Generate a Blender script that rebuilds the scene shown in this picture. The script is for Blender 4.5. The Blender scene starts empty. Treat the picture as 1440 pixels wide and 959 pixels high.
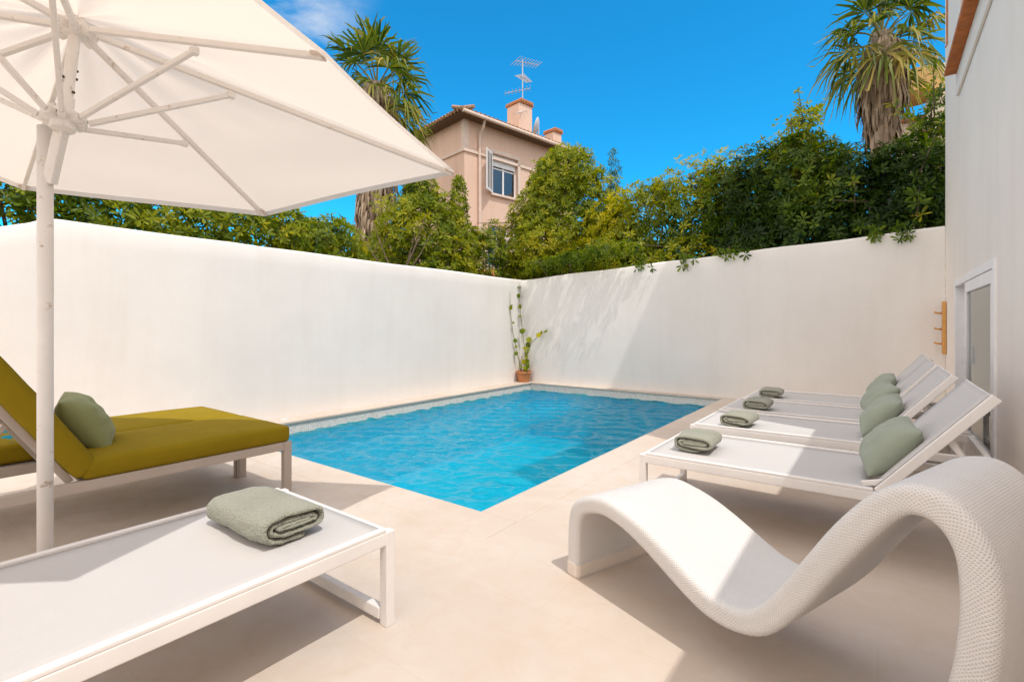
import bpy, bmesh, math, random
import numpy as np
from mathutils import Vector, Matrix

SC = bpy.context.scene
COL = SC.collection
rnd = random.Random(7)

# ------------------------------------------------------------------ frame of reference
# world +Y runs along the pool away from the viewer, +X across it towards the house
CS, SN, EYE, FOC = 0.8016, 0.5979, 1.25, 690.0


def at(px, depth, z=0.0):
    """ground point seen in photo column px at a depth in metres"""
    u = (px - 720) / FOC * depth
    return Vector((CS * u - SN * depth, SN * u + CS * depth, z))


def hz(py, depth):
    return EYE + (458 - py) / FOC * depth


# ------------------------------------------------------------------ tagging
def tag(o, label=None, cat=None, group=None, kind=None):
    if label: o['label'] = label
    if cat: o['category'] = cat
    if group: o['group'] = group
    if kind: o['kind'] = kind
    return o


def empty(name, loc=(0, 0, 0), rz=0.0, label=None, cat=None, group=None):
    o = bpy.data.objects.new(name, None)
    o.empty_display_size = 0.1
    COL.objects.link(o)
    o.location = loc
    o.rotation_euler = (0, 0, rz)
    return tag(o, label, cat, group)


def copy_tree(o, parent=None):
    c = o.copy()
    COL.objects.link(c)
    if parent: c.parent = parent
    for ch in list(o.children):
        copy_tree(ch, c)
    return c


# ------------------------------------------------------------------ mesh collector
class MB:
    def __init__(self):
        self.v, self.f, self.uv = [], [], []

    def add(self, vs, fs, uvs=None):
        b = len(self.v)
        self.v += [tuple(p) for p in vs]
        for i, f in enumerate(fs):
            self.f.append(tuple(b + k for k in f))
            self.uv.append(uvs[i] if uvs else None)

    def box(self, c, s, M=None):
        x, y, z = s[0] / 2, s[1] / 2, s[2] / 2
        vs = [Vector((sx * x, sy * y, sz * z)) for sz in (-1, 1) for sy in (-1, 1) for sx in (-1, 1)]
        if M is not None: vs = [M @ p for p in vs]
        c = Vector(c)
        self.add([p + c for p in vs], [(0, 2, 3, 1), (4, 5, 7, 6), (0, 1, 5, 4), (2, 6, 7, 3), (0, 4, 6, 2), (1, 3, 7, 5)])

    def span(self, a, b):
        self.box([(a[i] + b[i]) / 2 for i in range(3)], [abs(b[i] - a[i]) for i in range(3)])

    def beam(self, p0, p1, w, h, up=(0, 0, 1)):
        p0, p1 = Vector(p0), Vector(p1)
        d = (p1 - p0); L = d.length; d.normalize()
        up = Vector(up)
        sd = d.cross(up)
        if sd.length < 1e-4: sd = d.cross(Vector((1, 0, 0)))
        sd.normalize(); u = sd.cross(d).normalized()
        M = Matrix((d, sd, u)).transposed()
        self.box((p0 + p1) / 2, (L, w, h), M)

    def tube(self, pts, r, n=10, cap=True):
        pts = [Vector(p) for p in pts]
        rs = r if isinstance(r, (list, tuple)) else [r] * len(pts)
        vs, fs = [], []
        ref = Vector((0.13, 0.29, 0.95))
        for i, p in enumerate(pts):
            d = (pts[min(i + 1, len(pts) - 1)] - pts[max(i - 1, 0)]).normalized()
            a = d.cross(ref)
            if a.length < 1e-3: a = d.cross(Vector((1, 0, 0)))
            a.normalize(); b = d.cross(a)
            for k in range(n):
                t = 2 * math.pi * k / n
                vs.append(p + rs[i] * (math.cos(t) * a + math.sin(t) * b))
        for i in range(len(pts) - 1):
            for k in range(n):
                k2 = (k + 1) % n
                fs.append((i * n + k, i * n + k2, (i + 1) * n + k2, (i + 1) * n + k))
        if cap:
            fs.append(tuple(range(n))[::-1])
            fs.append(tuple((len(pts) - 1) * n + k for k in range(n)))
        self.add(vs, fs)

    def lathe(self, prof, n=24, c=(0, 0, 0)):
        vs, fs = [], []
        for r, z in prof:
            for k in range(n):
                t = 2 * math.pi * k / n
                vs.append((c[0] + r * math.cos(t), c[1] + r * math.sin(t), c[2] + z))
        for i in range(len(prof) - 1):
            for k in range(n):
                k2 = (k + 1) % n
                fs.append((i * n + k, i * n + k2, (i + 1) * n + k2, (i + 1) * n + k))
        self.add(vs, fs)

    def build(self, name, mat, parent=None, bevel=0.0, smooth=False, seg=2, fixn=True):
        me = bpy.data.meshes.new(name)
        me.from_pydata([tuple(p) for p in self.v], [], self.f)
        if any(u is not None for u in self.uv):
            l = me.uv_layers.new(name='UVMap')
            k = 0
            for f, u in zip(self.f, self.uv):
                for j in range(len(f)):
                    l.data[k].uv = u[j] if u else (0, 0)
                    k += 1
        if fixn:
            bm = bmesh.new(); bm.from_mesh(me)
            bmesh.ops.recalc_face_normals(bm, faces=bm.faces)
            bm.to_mesh(me); bm.free()
        if smooth:
            me.polygons.foreach_set('use_smooth', [True] * len(me.polygons))
        me.materials.append(mat)
        o = bpy.data.objects.new(name, me)
        COL.objects.link(o)
        if parent: o.parent = parent
        if bevel:
            m = o.modifiers.new('bevel', 'BEVEL')
            m.width = bevel; m.segments = seg; m.limit_method = 'ANGLE'; m.angle_limit = math.radians(40)
            me.polygons.foreach_set('use_smooth', [True] * len(me.polygons))
            w = o.modifiers.new('wn', 'WEIGHTED_NORMAL'); w.keep_sharp = True
        return o


def grid(mb, P, closed_u=False, closed_v=False, uvs=None):
    """P[i][j] points"""
    n, m = len(P), len(P[0])
    vs = [p for r in P for p in r]
    fs, us = [], []
    for i in range(n if closed_u else n - 1):
        for j in range(m if closed_v else m - 1):
            i2, j2 = (i + 1) % n, (j + 1) % m
            fs.append((i * m + j, i2 * m + j, i2 * m + j2, i * m + j2))
            if uvs:
                us.append((uvs(i, j), uvs(i + 1, j), uvs(i + 1, j + 1), uvs(i, j + 1)))
    mb.add(vs, fs, us if uvs else None)


# ------------------------------------------------------------------ materials
class NT:
    def __init__(self, name):
        self.m = bpy.data.materials.new(name)
        self.m.use_nodes = True
        self.t = self.m.node_tree
        self.b = self.t.nodes['Principled BSDF']
        self.out = self.t.nodes['Material Output']

    def n(self, typ, **kw):
        nd = self.t.nodes.new(typ)
        for k, v in kw.items():
            if k.startswith('_'):
                nd.inputs[k[1:].replace('_', ' ')].default_value = v
            else:
                setattr(nd, k, v)
        return nd

    def l(self, a, b):
        self.t.links.new(a, b)

    def coord(self, kind='Object'):
        return self.n('ShaderNodeTexCoord').outputs[kind]

    def math(self, op, a, b=None):
        nd = self.n('ShaderNodeMath', operation=op)
        for i, x in enumerate((a, b)):
            if x is None: continue
            if isinstance(x, (int, float)): nd.inputs[i].default_value = x
            else: self.l(x, nd.inputs[i])
        return nd.outputs[0]

    def noise(self, scale, detail=4, rough=0.55, vec=None, dist=0.0):
        nd = self.n('ShaderNodeTexNoise')
        nd.inputs['Scale'].default_value = scale
        nd.inputs['Detail'].default_value = detail
        nd.inputs['Roughness'].default_value = rough
        nd.inputs['Distortion'].default_value = dist
        if vec is None: vec = self.coord()
        self.l(vec, nd.inputs['Vector'])
        return nd.outputs['Fac']

    def ramp(self, fac, stops):
        nd = self.n('ShaderNodeValToRGB')
        e = nd.color_ramp.elements
        while len(e) < len(stops): e.new(0.5)
        for i, (p, c) in enumerate(stops):
            e[i].position = p
            e[i].color = (*c, 1) if len(c) == 3 else c
        self.l(fac, nd.inputs['Fac'])
        return nd.outputs['Color']

    def mix(self, fac, a, b, blend='MIX'):
        nd = self.n('ShaderNodeMix', data_type='RGBA', blend_type=blend)
        for i, x in ((0, fac), (6, a), (7, b)):
            if isinstance(x, (int, float)): nd.inputs[i].default_value = x
            elif isinstance(x, tuple): nd.inputs[i].default_value = (*x, 1)
            else: self.l(x, nd.inputs[i])
        return nd.outputs[2]

    def bump(self, h, strength=0.3, dist=0.01):
        nd = self.n('ShaderNodeBump')
        nd.inputs['Strength'].default_value = strength
        nd.inputs['Distance'].default_value = dist
        self.l(h, nd.inputs['Height'])
        self.l(nd.outputs['Normal'], self.b.inputs['Normal'])
        return nd.outputs['Normal']

    def base(self, c):
        if isinstance(c, tuple): self.b.inputs['Base Color'].default_value = (*c, 1)
        else: self.l(c, self.b.inputs['Base Color'])
        return self

    def rough(self, r, spec=0.5):
        self.b.inputs['Roughness'].default_value = r
        self.b.inputs['Specular IOR Level'].default_value = spec
        return self


def mul(c, k): return tuple(min(1, x * k) for x in c)


def mottled(name, col, amp=0.06, scale=3.0, rough=0.6, spec=0.3, bump=0.0, bscale=80, bdist=0.003, tint=None):
    M = NT(name)
    n1 = M.noise(scale, 5)
    c = M.ramp(n1, [(0.3, mul(col, 1 - amp)), (0.7, mul(col, 1 + amp))])
    if tint:
        c = M.mix(M.ramp(M.noise(scale * 0.31, 3), [(0.45, (0, 0, 0)), (0.75, (1, 1, 1))]), c, tint)
    M.base(c).rough(rough, spec)
    if bump: M.bump(M.noise(bscale, 3), bump, bdist)
    return M.m


def mat_stucco(name, col, dirty, dirt=0.5):
    M = NT(name)
    co = M.coord()
    n1 = M.noise(0.8, 6, 0.6, co)
    c = M.ramp(n1, [(0.3, mul(col, 0.95)), (0.7, mul(col, 1.03))])
    mp = M.n('ShaderNodeMapping'); M.l(co, mp.inputs['Vector']); mp.inputs['Scale'].default_value = (1.6, 1.6, 0.18)
    st = M.noise(2.2, 6, 0.65, mp.outputs['Vector'])
    sep = M.n('ShaderNodeSeparateXYZ'); M.l(co, sep.inputs[0])
    fac = M.math('MULTIPLY', M.ramp(st, [(0.5, (0, 0, 0)), (0.78, (1, 1, 1))]), dirt)
    c = M.mix(fac, c, dirty)
    M.base(c).rough(0.85, 0.2)
    a = M.noise(55, 4, 0.6, co); b = M.noise(4, 3, 0.5, co)
    M.bump(M.math('ADD', M.math('MULTIPLY', a, 0.35), b), 0.35, 0.012)
    return M.m


def mat_deck():
    M = NT('deck_stone')
    co = M.coord()
    n1 = M.noise(0.9, 6, 0.6, co, 0.6); n2 = M.noise(5.5, 6, 0.65, co, 0.8)
    c = M.ramp(n1, [(0.3, (0.55, 0.455, 0.375)), (0.55, (0.60, 0.52, 0.45)), (0.75, (0.63, 0.56, 0.495))])
    c = M.mix(M.math('MULTIPLY', M.ramp(n2, [(0.45, (0, 0, 0)), (0.75, (1, 1, 1))]), 0.5), c, (0.54, 0.42, 0.32))
    br = M.n('ShaderNodeTexBrick')
    br.offset = 0.5
    M.l(co, br.inputs['Vector'])
    for k, v in (('Scale', 1.0), ('Mortar Size', 0.0022), ('Mortar Smooth', 0.6), ('Brick Width', 1.2), ('Row Height', 0.6), ('Bias', 0.0)):
        br.inputs[k].default_value = v
    br.inputs['Color1'].default_value = (1, 1, 1, 1); br.inputs['Color2'].default_value = (0.95, 0.93, 0.92, 1); br.inputs['Mortar'].default_value = (0.86, 0.8, 0.75, 1)
    c = M.mix(0.45, c, br.outputs['Color'], 'MULTIPLY')
    M.base(c)
    M.b.inputs['Specular IOR Level'].default_value = 0.3
    r = M.ramp(n2, [(0.3, (0.5,) * 3), (0.7, (0.68,) * 3)])
    M.l(r, M.b.inputs['Roughness'])
    M.bump(M.math('ADD', M.noise(18, 5, 0.6, co), M.math('MULTIPLY', br.outputs['Fac'], -0.25)), 0.18, 0.006)
    return M.m


def mat_tiles(name, c1, c2, grout, size, rough=0.25, mortar=0.08, vary=None):
    """little square mosaic, same on every axis-aligned face"""
    M = NT(name)
    co = M.coord()
    sep = M.n('ShaderNodeSeparateXYZ'); M.l(co, sep.inputs[0])
    cells = []; edge = None
    geo = M.n('ShaderNodeNewGeometry'); sn = M.n('ShaderNodeSeparateXYZ'); M.l(geo.outputs['Normal'], sn.inputs[0])
    for i in range(3):
        q = M.math('DIVIDE', sep.outputs[i], size)
        q = M.math('ADD', q, 0.213)
        fl = M.math('FLOOR', q); cells.append(fl)
        fr = M.math('SUBTRACT', q, fl)
        d = M.math('MINIMUM', fr, M.math('SUBTRACT', 1.0, fr))
        e = M.math('LESS_THAN', d, mortar)
        # no grout lines along the axis the face looks to
        e = M.math('MULTIPLY', e, M.math('LESS_THAN', M.math('ABSOLUTE', sn.outputs[i]), 0.7))
        edge = e if edge is None else M.math('MAXIMUM', edge, e)
    cb = M.n('ShaderNodeCombineXYZ')
    for i in range(3): M.l(cells[i], cb.inputs[i])
    wn = M.n('ShaderNodeTexWhiteNoise'); M.l(cb.outputs[0], wn.inputs['Vector'])
    c = M.ramp(wn.outputs['Value'], [(0.0, c1), (1.0, c2)] if not vary else [(0.0, c1), (0.55, c2), (0.85, c2), (1.0, vary)])
    c = M.mix(edge, c, grout)
    M.base(c).rough(rough, 0.5)
    M.bump(M.math('SUBTRACT', 1.0, edge), 0.3, 0.002)
    return M.m


def mat_weave(name, col, gap, k, strength=0.6, bd=0.004):
    M = NT(name)
    sep = M.n('ShaderNodeSeparateXYZ'); M.l(M.coord('UV'), sep.inputs[0])
    u, v = sep.outputs[0], sep.outputs[1]
    v = M.math('ADD', v, M.math('MULTIPLY', M.math('SUBTRACT', M.noise(7, 3, 0.6), 0.5), 0.03))
    a = M.math('ABSOLUTE', M.math('SINE', M.math('MULTIPLY', M.math('ADD', u, v), k)))
    b = M.math('ABSOLUTE', M.math('SINE', M.math('MULTIPLY', M.math('SUBTRACT', u, v), k)))
    h = M.math('MAXIMUM', a, b)
    lo = M.math('MULTIPLY', a, b)
    nz = M.noise(60, 3)
    g = M.math('SUBTRACT', 1.0, M.ramp(h, [(0.35, (0, 0, 0)), (0.62, (1, 1, 1))]))
    c = M.ramp(M.noise(2.5, 4), [(0.3, mul(col, 0.95)), (0.7, mul(col, 1.04))])
    c = M.mix(M.math('MULTIPLY', g, 0.6), c, gap)  # weave holes darkened in colour for the dirt and shadow in them
    M.base(c).rough(0.55, 0.35)
    M.bump(M.math('ADD', h, M.math('MULTIPLY', nz, 0.2)), strength, bd)
    return M.m


def mat_fabric(name, col, amp=0.06, scale=260, rough=0.9, bump=0.35, trans=None, big=4.0, sheen=0.0, bd=0.0015):
    M = NT(name)
    co = M.coord()
    c = M.ramp(M.noise(big, 5, 0.6, co), [(0.3, mul(col, 1 - amp)), (0.7, mul(col, 1 + amp))])
    fine = M.noise(scale, 2, 0.5, co)
    c = M.mix(M.math('MULTIPLY', M.ramp(fine, [(0.35, (1, 1, 1)), (0.6, (0, 0, 0))]), 0.25), c, mul(col, 0.75))
    M.base(c).rough(rough, 0.15)
    if sheen:
        M.b.inputs['Sheen Weight'].default_value = sheen
        M.b.inputs['Sheen Roughness'].default_value = 0.5
    nrm = M.bump(fine, bump, bd)
    if trans:
        tr = M.n('ShaderNodeBsdfTranslucent'); tr.inputs['Color'].default_value = (*trans[1], 1)
        M.l(nrm, tr.inputs['Normal'])
        mx = M.n('ShaderNodeMixShader'); mx.inputs[0].default_value = trans[0]
        M.l(M.b.outputs[0], mx.inputs[1]); M.l(tr.outputs[0], mx.inputs[2]); M.l(mx.outputs[0], M.out.inputs['Surface'])
    return M.m


def mat_paint(name, col, rough=0.4, wear=None, wscale=14, wamt=(0.62, 0.72)):
    M = NT(name)
    co = M.coord()
    c = M.ramp(M.noise(5, 4, 0.6, co), [(0.3, mul(col, 0.94)), (0.7, mul(col, 1.03))])
    if wear:
        c = M.mix(M.ramp(M.noise(wscale, 6, 0.7, co), [(wamt[0], (0, 0, 0)), (wamt[1], (1, 1, 1))]), c, wear)
    M.base(c).rough(rough, 0.4)
    M.bump(M.noise(120, 2, 0.5, co), 0.05, 0.002)
    return M.m


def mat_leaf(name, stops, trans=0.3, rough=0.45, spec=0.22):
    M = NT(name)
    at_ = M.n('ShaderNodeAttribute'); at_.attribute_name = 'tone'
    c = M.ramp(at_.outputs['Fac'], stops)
    c = M.mix(M.math('MULTIPLY', M.noise(1.6, 3), 0.3), c, M.mix(0.5, c, (0.05, 0.085, 0.012)))
    M.base(c).rough(rough, spec)
    tr = M.n('ShaderNodeBsdfTranslucent')
    hs = M.n('ShaderNodeHueSaturation'); hs.inputs['Saturation'].default_value = 1.1; hs.inputs['Value'].default_value = 1.7
    M.l(c, hs.inputs['Color']); M.l(hs.outputs['Color'], tr.inputs['Color'])
    mx = M.n('ShaderNodeMixShader'); mx.inputs[0].default_value = trans
    M.l(M.b.outputs[0], mx.inputs[1]); M.l(tr.outputs[0], mx.inputs[2]); M.l(mx.outputs[0], M.out.inputs['Surface'])
    return M.m


def mat_glass(name, tint=(0.55, 0.62, 0.6)):
    M = NT(name)
    gl = M.n('ShaderNodeBsdfGlossy'); gl.inputs['Roughness'].default_value = 0.03; gl.inputs['Color'].default_value = (0.9, 0.95, 0.95, 1)
    tp = M.n('ShaderNodeBsdfTransparent'); tp.inputs['Color'].default_value = (*tint, 1)
    fr = M.n('ShaderNodeFresnel'); fr.inputs['IOR'].default_value = 1.52
    mx = M.n('ShaderNodeMixShader')
    M.l(M.math('ADD', fr.outputs[0], 0.08), mx.inputs[0]); M.l(tp.outputs[0], mx.inputs[1]); M.l(gl.outputs[0], mx.inputs[2])
    M.l(mx.outputs[0], M.out.inputs['Surface'])
    return M.m


def mat_water():
    M = NT('pool_water')
    co = M.coord()
    mp = M.n('ShaderNodeMapping'); M.l(co, mp.inputs['Vector']); mp.inputs['Rotation'].default_value = (0, 0, -0.64); mp.inputs['Scale'].default_value = (0.45, 1.2, 1.0)
    h = M.math('ADD', M.noise(19, 3, 0.5, mp.outputs[0], 0.4), M.math('MULTIPLY', M.noise(34, 2, 0.5, mp.outputs[0]), 0.22))
    bp = M.n('ShaderNodeBump'); bp.inputs['Strength'].default_value = 0.42; bp.inputs['Distance'].default_value = 0.03
    M.l(h, bp.inputs['Height'])
    fr = M.n('ShaderNodeFresnel'); fr.inputs['IOR'].default_value = 1.33; M.l(bp.outputs[0], fr.inputs['Normal'])
    gl = M.n('ShaderNodeBsdfGlossy'); gl.inputs['Roughness'].default_value = 0.02; M.l(bp.outputs[0], gl.inputs['Normal'])
    gl.inputs['Color'].default_value = (0.68, 0.90, 1, 1)
    tp = M.n('ShaderNodeBsdfTransparent'); tp.inputs['Color'].default_value = (0.28, 0.93, 1.0, 1)
    rf = M.n('ShaderNodeBsdfRefraction'); rf.inputs['IOR'].default_value = 1.33; rf.inputs['Roughness'].default_value = 0.0
    rf.inputs['Color'].default_value = (0.28, 0.93, 1.0, 1); M.l(bp.outputs[0], rf.inputs['Normal'])
    m0 = M.n('ShaderNodeMixShader'); m0.inputs[0].default_value = 0.3
    M.l(tp.outputs[0], m0.inputs[1]); M.l(rf.outputs[0], m0.inputs[2])
    mx = M.n('ShaderNodeMixShader')
    M.l(fr.outputs[0], mx.inputs[0]); M.l(m0.outputs[0], mx.inputs[1]); M.l(gl.outputs[0], mx.inputs[2])
    M.l(mx.outputs[0], M.out.inputs['Surface'])
    return M.m


def mat_rooftile():
    M = NT('roof_tile')
    co = M.coord()
    w = M.n('ShaderNodeTexWave'); w.wave_type = 'BANDS'; w.bands_direction = 'X'
    M.l(co, w.inputs['Vector']); w.inputs['Scale'].default_value = 1.6; w.inputs['Distortion'].default_value = 0.3
    c = M.ramp(M.noise(6, 5), [(0.3, (0.30, 0.16, 0.09)), (0.6, (0.42, 0.26, 0.16)), (0.8, (0.5, 0.36, 0.25))])
    M.base(c).rough(0.85, 0.2)
    M.bump(w.outputs['Fac'], 0.8, 0.06)
    return M.m


MAT = dict(
    stucco=mat_stucco('white_stucco', (0.80, 0.765, 0.73), (0.62, 0.55, 0.47), 0.22),
    house=mat_stucco('cream_render', (0.83, 0.755, 0.69), (0.66, 0.55, 0.45), 0.25),
    pink=mat_stucco('salmon_render', (0.76, 0.54, 0.425), (0.56, 0.36, 0.27), 0.4),
    pinktrim=mottled('pale_trim', (0.74, 0.60, 0.51), 0.08, 5, 0.8),
    cream2=mat_stucco('ivory_render', (0.76, 0.66, 0.53), (0.55, 0.45, 0.35), 0.4),
    ochre=mottled('ochre_render', (0.55, 0.34, 0.13), 0.12, 4, 0.8),
    deck=mat_deck(),
    coping=mottled('coping_stone', (0.66, 0.57, 0.495), 0.05, 4, 0.6, 0.3, 0.15, 40, tint=(0.61, 0.505, 0.415)),
    soil=mottled('dry_soil', (0.16, 0.115, 0.07), 0.35, 2.2, 0.95, 0.1, 0.5, 30, 0.02),
    mosaic=mat_tiles('mosaic_band', (0.70, 0.65, 0.60), (0.80, 0.75, 0.69), (0.62, 0.57, 0.52), 0.03, 0.25, 0.06, (0.60, 0.57, 0.54)),
    pooltile=mat_tiles('pool_tile', (0.008, 0.60, 0.80), (0.02, 0.70, 0.87), (0.12, 0.74, 0.86), 0.05, 0.3, 0.05),
    grout=mottled('grey_grout', (0.33, 0.32, 0.31), 0.1, 8, 0.8),
    water=mat_water(),
    white=mat_paint('white_powder_coat', (0.80, 0.765, 0.735), 0.42, (0.55, 0.42, 0.31), 9, (0.70, 0.80)),
    parasol=mat_paint('weathered_white_paint', (0.80, 0.765, 0.73), 0.5, (0.50, 0.39, 0.29), 15, (0.61, 0.69)),
    dark=mat_paint('dark_rust', (0.05, 0.04, 0.03), 0.6),
    sling=mat_fabric('sling_mesh', (0.63, 0.605, 0.59), 0.02, 420, 0.75, 0.3, (0.12, (0.8, 0.76, 0.72))),
    taupe=mat_paint('taupe_powder_coat', (0.47, 0.40, 0.345), 0.4),
    shade=mat_paint('dark_strap', (0.10, 0.075, 0.055), 0.7),
    olive=mat_fabric('olive_canvas', (0.265, 0.185, 0.008), 0.08, 330, 0.95, 0.3),
    sage=mat_fabric('sage_linen', (0.30, 0.335, 0.265), 0.06, 300, 0.95, 0.4, sheen=0.2),
    moss=mat_fabric('moss_linen', (0.265, 0.285, 0.125), 0.06, 300, 0.95, 0.4, sheen=0.2),
    towel=mat_fabric('sage_terry', (0.335, 0.338, 0.265), 0.10, 130, 1.0, 1.0, sheen=0.3, bd=0.012),
    teal=mat_fabric('teal_cloth', (0.01, 0.23, 0.30), 0.1, 300, 0.9, 0.3),
    canvas=mat_fabric('parasol_canvas', (0.80, 0.745, 0.69), 0.03, 300, 0.9, 0.25, (0.45, (0.88, 0.79, 0.70)), 2.0),
    wicker=mat_weave('white_wicker', (0.71, 0.69, 0.67), (0.52, 0.45, 0.39), 285.0, 0.6, 0.005),
    under=mottled('chaise_underside', (0.72, 0.64, 0.56), 0.04, 5, 0.6),
    pvc=mat_paint('white_pvc', (0.80, 0.79, 0.80), 0.3),
    steel=mottled('galvanised_steel', (0.55, 0.56, 0.58), 0.1, 20, 0.35),
    glass=mat_glass('window_glass'),
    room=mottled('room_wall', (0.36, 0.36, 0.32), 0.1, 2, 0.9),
    terracotta=mottled('terracotta', (0.48, 0.20, 0.085), 0.15, 12, 0.75, 0.3, 0.2, 60),
    brick=mottled('terracotta_tile', (0.46, 0.145, 0.04), 0.2, 9, 0.7, 0.3, 0.3, 50),
    rooftile=mat_rooftile(),
    pine=mottled('orange_pine', (0.62, 0.32, 0.10), 0.12, 14, 0.55),
    bark=mottled('bark', (0.17, 0.125, 0.09), 0.3, 14, 0.95, 0.1, 0.8, 40, 0.02),
    palmbark=mottled('palm_fibre', (0.38, 0.30, 0.24), 0.45, 9, 0.95, 0.1, 0.9, 30, 0.03),
    dead=mat_leaf('dead_frond', [(0.0, (0.18, 0.125, 0.09)), (0.5, (0.38, 0.28, 0.20)), (1.0, (0.58, 0.46, 0.34))], 0.2, 0.8, 0.1),
    leaf_lit=mat_leaf('leaf_yellow_green_and_lit', [(0.0, (0.04, 0.075, 0.004)), (0.35, (0.19, 0.23, 0.006)), (0.7, (0.40, 0.37, 0.008)), (1.0, (0.54, 0.43, 0.012))], 0.4),  # also the end hedge's sunny part, sunlight put into its colour
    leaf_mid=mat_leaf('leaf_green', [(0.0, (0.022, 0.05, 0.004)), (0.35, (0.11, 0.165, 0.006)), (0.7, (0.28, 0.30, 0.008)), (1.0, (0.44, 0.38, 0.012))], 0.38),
    leaf_dark=mat_leaf('leaf_dark_green_and_shaded', [(0.0, (0.010, 0.028, 0.004)), (0.4, (0.05, 0.10, 0.007)), (0.75, (0.17, 0.235, 0.01)), (1.0, (0.40, 0.32, 0.015))], 0.3),  # also the end hedge's shaded part, shade put into its colour
    palm=mat_leaf('palm_leaf', [(0.0, (0.02, 0.045, 0.010)), (0.42, (0.07, 0.115, 0.016)), (0.7, (0.22, 0.235, 0.03)), (1.0, (0.48, 0.37, 0.11))], 0.35, 0.45),
    petal=mottled('petiole', (0.20, 0.20, 0.06), 0.2, 10, 0.6),
)

# ------------------------------------------------------------------ ground, deck, pool
PX0, PX1, PY0, PY1 = -6.14, -2.12, 2.50, 8.92      # pool opening
WLX, WRY = -6.49, 9.07                             # inner faces of the two garden walls
ZW = -0.155


def ring(mb, o, i, z):
    """rectangle o minus rectangle i as four quads; o,i = (x0,y0,x1,y1)"""
    for a in ((o[0], o[1], o[2], i[1]), (o[0], i[3], o[2], o[3]), (o[0], i[1], i[0], i[3]), (i[2], i[1], o[2], i[3])):
        if a[2] - a[0] > 1e-6 and a[3] - a[1] > 1e-6:
            mb.add([(a[0], a[1], z), (a[2], a[1], z), (a[2], a[3], z), (a[0], a[3], z)], [(0, 1, 2, 3)])


POOL = (PX0, PY0, PX1, PY1)
COPE = (PX0 - 0.33, PY0 - 0.28, PX1 + 0.28, PY1 + 0.13)
DECK = (-6.6, -7.0, 5.6, 9.2)
g = MB(); ring(g, (-900, -900, 900, 900), DECK, -0.02)
tag(g.build('ground', MAT['soil']), kind='structure')
d = MB(); ring(d, DECK, COPE, 0.0)
tag(d.build('deck', MAT['deck']), kind='structure')

cp = MB()
z1, z0 = 0.004, -0.03
e = 0.02
for a in ((COPE[0], COPE[1], COPE[2], PY0 + e), (COPE[0], PY1 - e, COPE[2], COPE[3]), (COPE[0], PY0 + e, PX0 + e, PY1 - e), (PX1 - e, PY0 + e, COPE[2], PY1 - e)):
    horiz = (a[2] - a[0]) > (a[3] - a[1])
    L = (a[2] - a[0]) if horiz else (a[3] - a[1])
    n = max(1, round(L / 1.2)); s = L / n
    for k in range(n):
        g0, g1 = k * s + 0.0015, (k + 1) * s - 0.0015
        if horiz: cp.span((a[0] + g0, a[1], z0), (a[0] + g1, a[3], z1))
        else: cp.span((a[0], a[1] + g0, z0), (a[2], a[1] + g1, z1))
tag(cp.build('pool_coping', MAT['deck'], bevel=0.006), kind='structure')
cb = MB(); ring(cb, COPE, POOL, -0.012)
tag(cb.build('coping_bed', MAT['grout']), kind='structure')

bs = MB()   # basin under water
zb, zt = -1.15, -0.20
x0, y0, x1, y1 = POOL
bs.add([(x0, y0, zb), (x1, y0, zb), (x1, y1, zb), (x0, y1, zb), (x0, y0, zt), (x1, y0, zt), (x1, y1, zt), (x0, y1, zt)],
       [(0, 1, 2, 3), (0, 4, 5, 1), (1, 5, 6, 2), (2, 6, 7, 3), (3, 7, 4, 0)])
tag(bs.build('pool_basin', MAT['pooltile'], fixn=False), kind='structure')
bd = MB()   # mosaic band above the water line
bd.add([(x0, y0, zt), (x1, y0, zt), (x1, y1, zt), (x0, y1, zt), (x0, y0, -0.031), (x1, y0, -0.031), (x1, y1, -0.031), (x0, y1, -0.031)],
       [(0, 4, 5, 1), (1, 5, 6, 2), (2, 6, 7, 3), (3, 7, 4, 0)])
tag(bd.build('pool_tile_band', MAT['mosaic'], fixn=False), kind='structure')


def water_sheet():
    nx, ny = 270, 430
    xs = np.linspace(x0 + 0.001, x1 - 0.001, nx); ys = np.linspace(y0 + 0.001, y1 - 0.001, ny)
    X, Y = np.meshgrid(xs, ys, indexing='ij')
    Z = np.zeros_like(X)
    r = np.random.default_rng(4)
    for _ in range(34):
        lam = 0.10 + 0.26 * r.uniform() ** 1.6; a = r.normal(-0.62, 0.42); k = 2 * np.pi / lam
        wob = 0.25 * np.sin(X * r.uniform(1, 3) + r.uniform(0, 6)) + 0.25 * np.sin(Y * r.uniform(1, 3) + r.uniform(0, 6))
        Z += 0.0108 * lam ** 1.1 * np.sin(k * (X * np.sin(a) + Y * np.cos(a)) + r.uniform(0, 6.3) + 2.2 * wob)
    mb = MB()
    P = [[(X[i, j], Y[i, j], ZW + Z[i, j]) for j in range(ny)] for i in range(nx)]
    grid(mb, P)
    o = mb.build('water', MAT['water'], smooth=True, fixn=False)
    return tag(o, kind='structure')


water_sheet()


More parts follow.
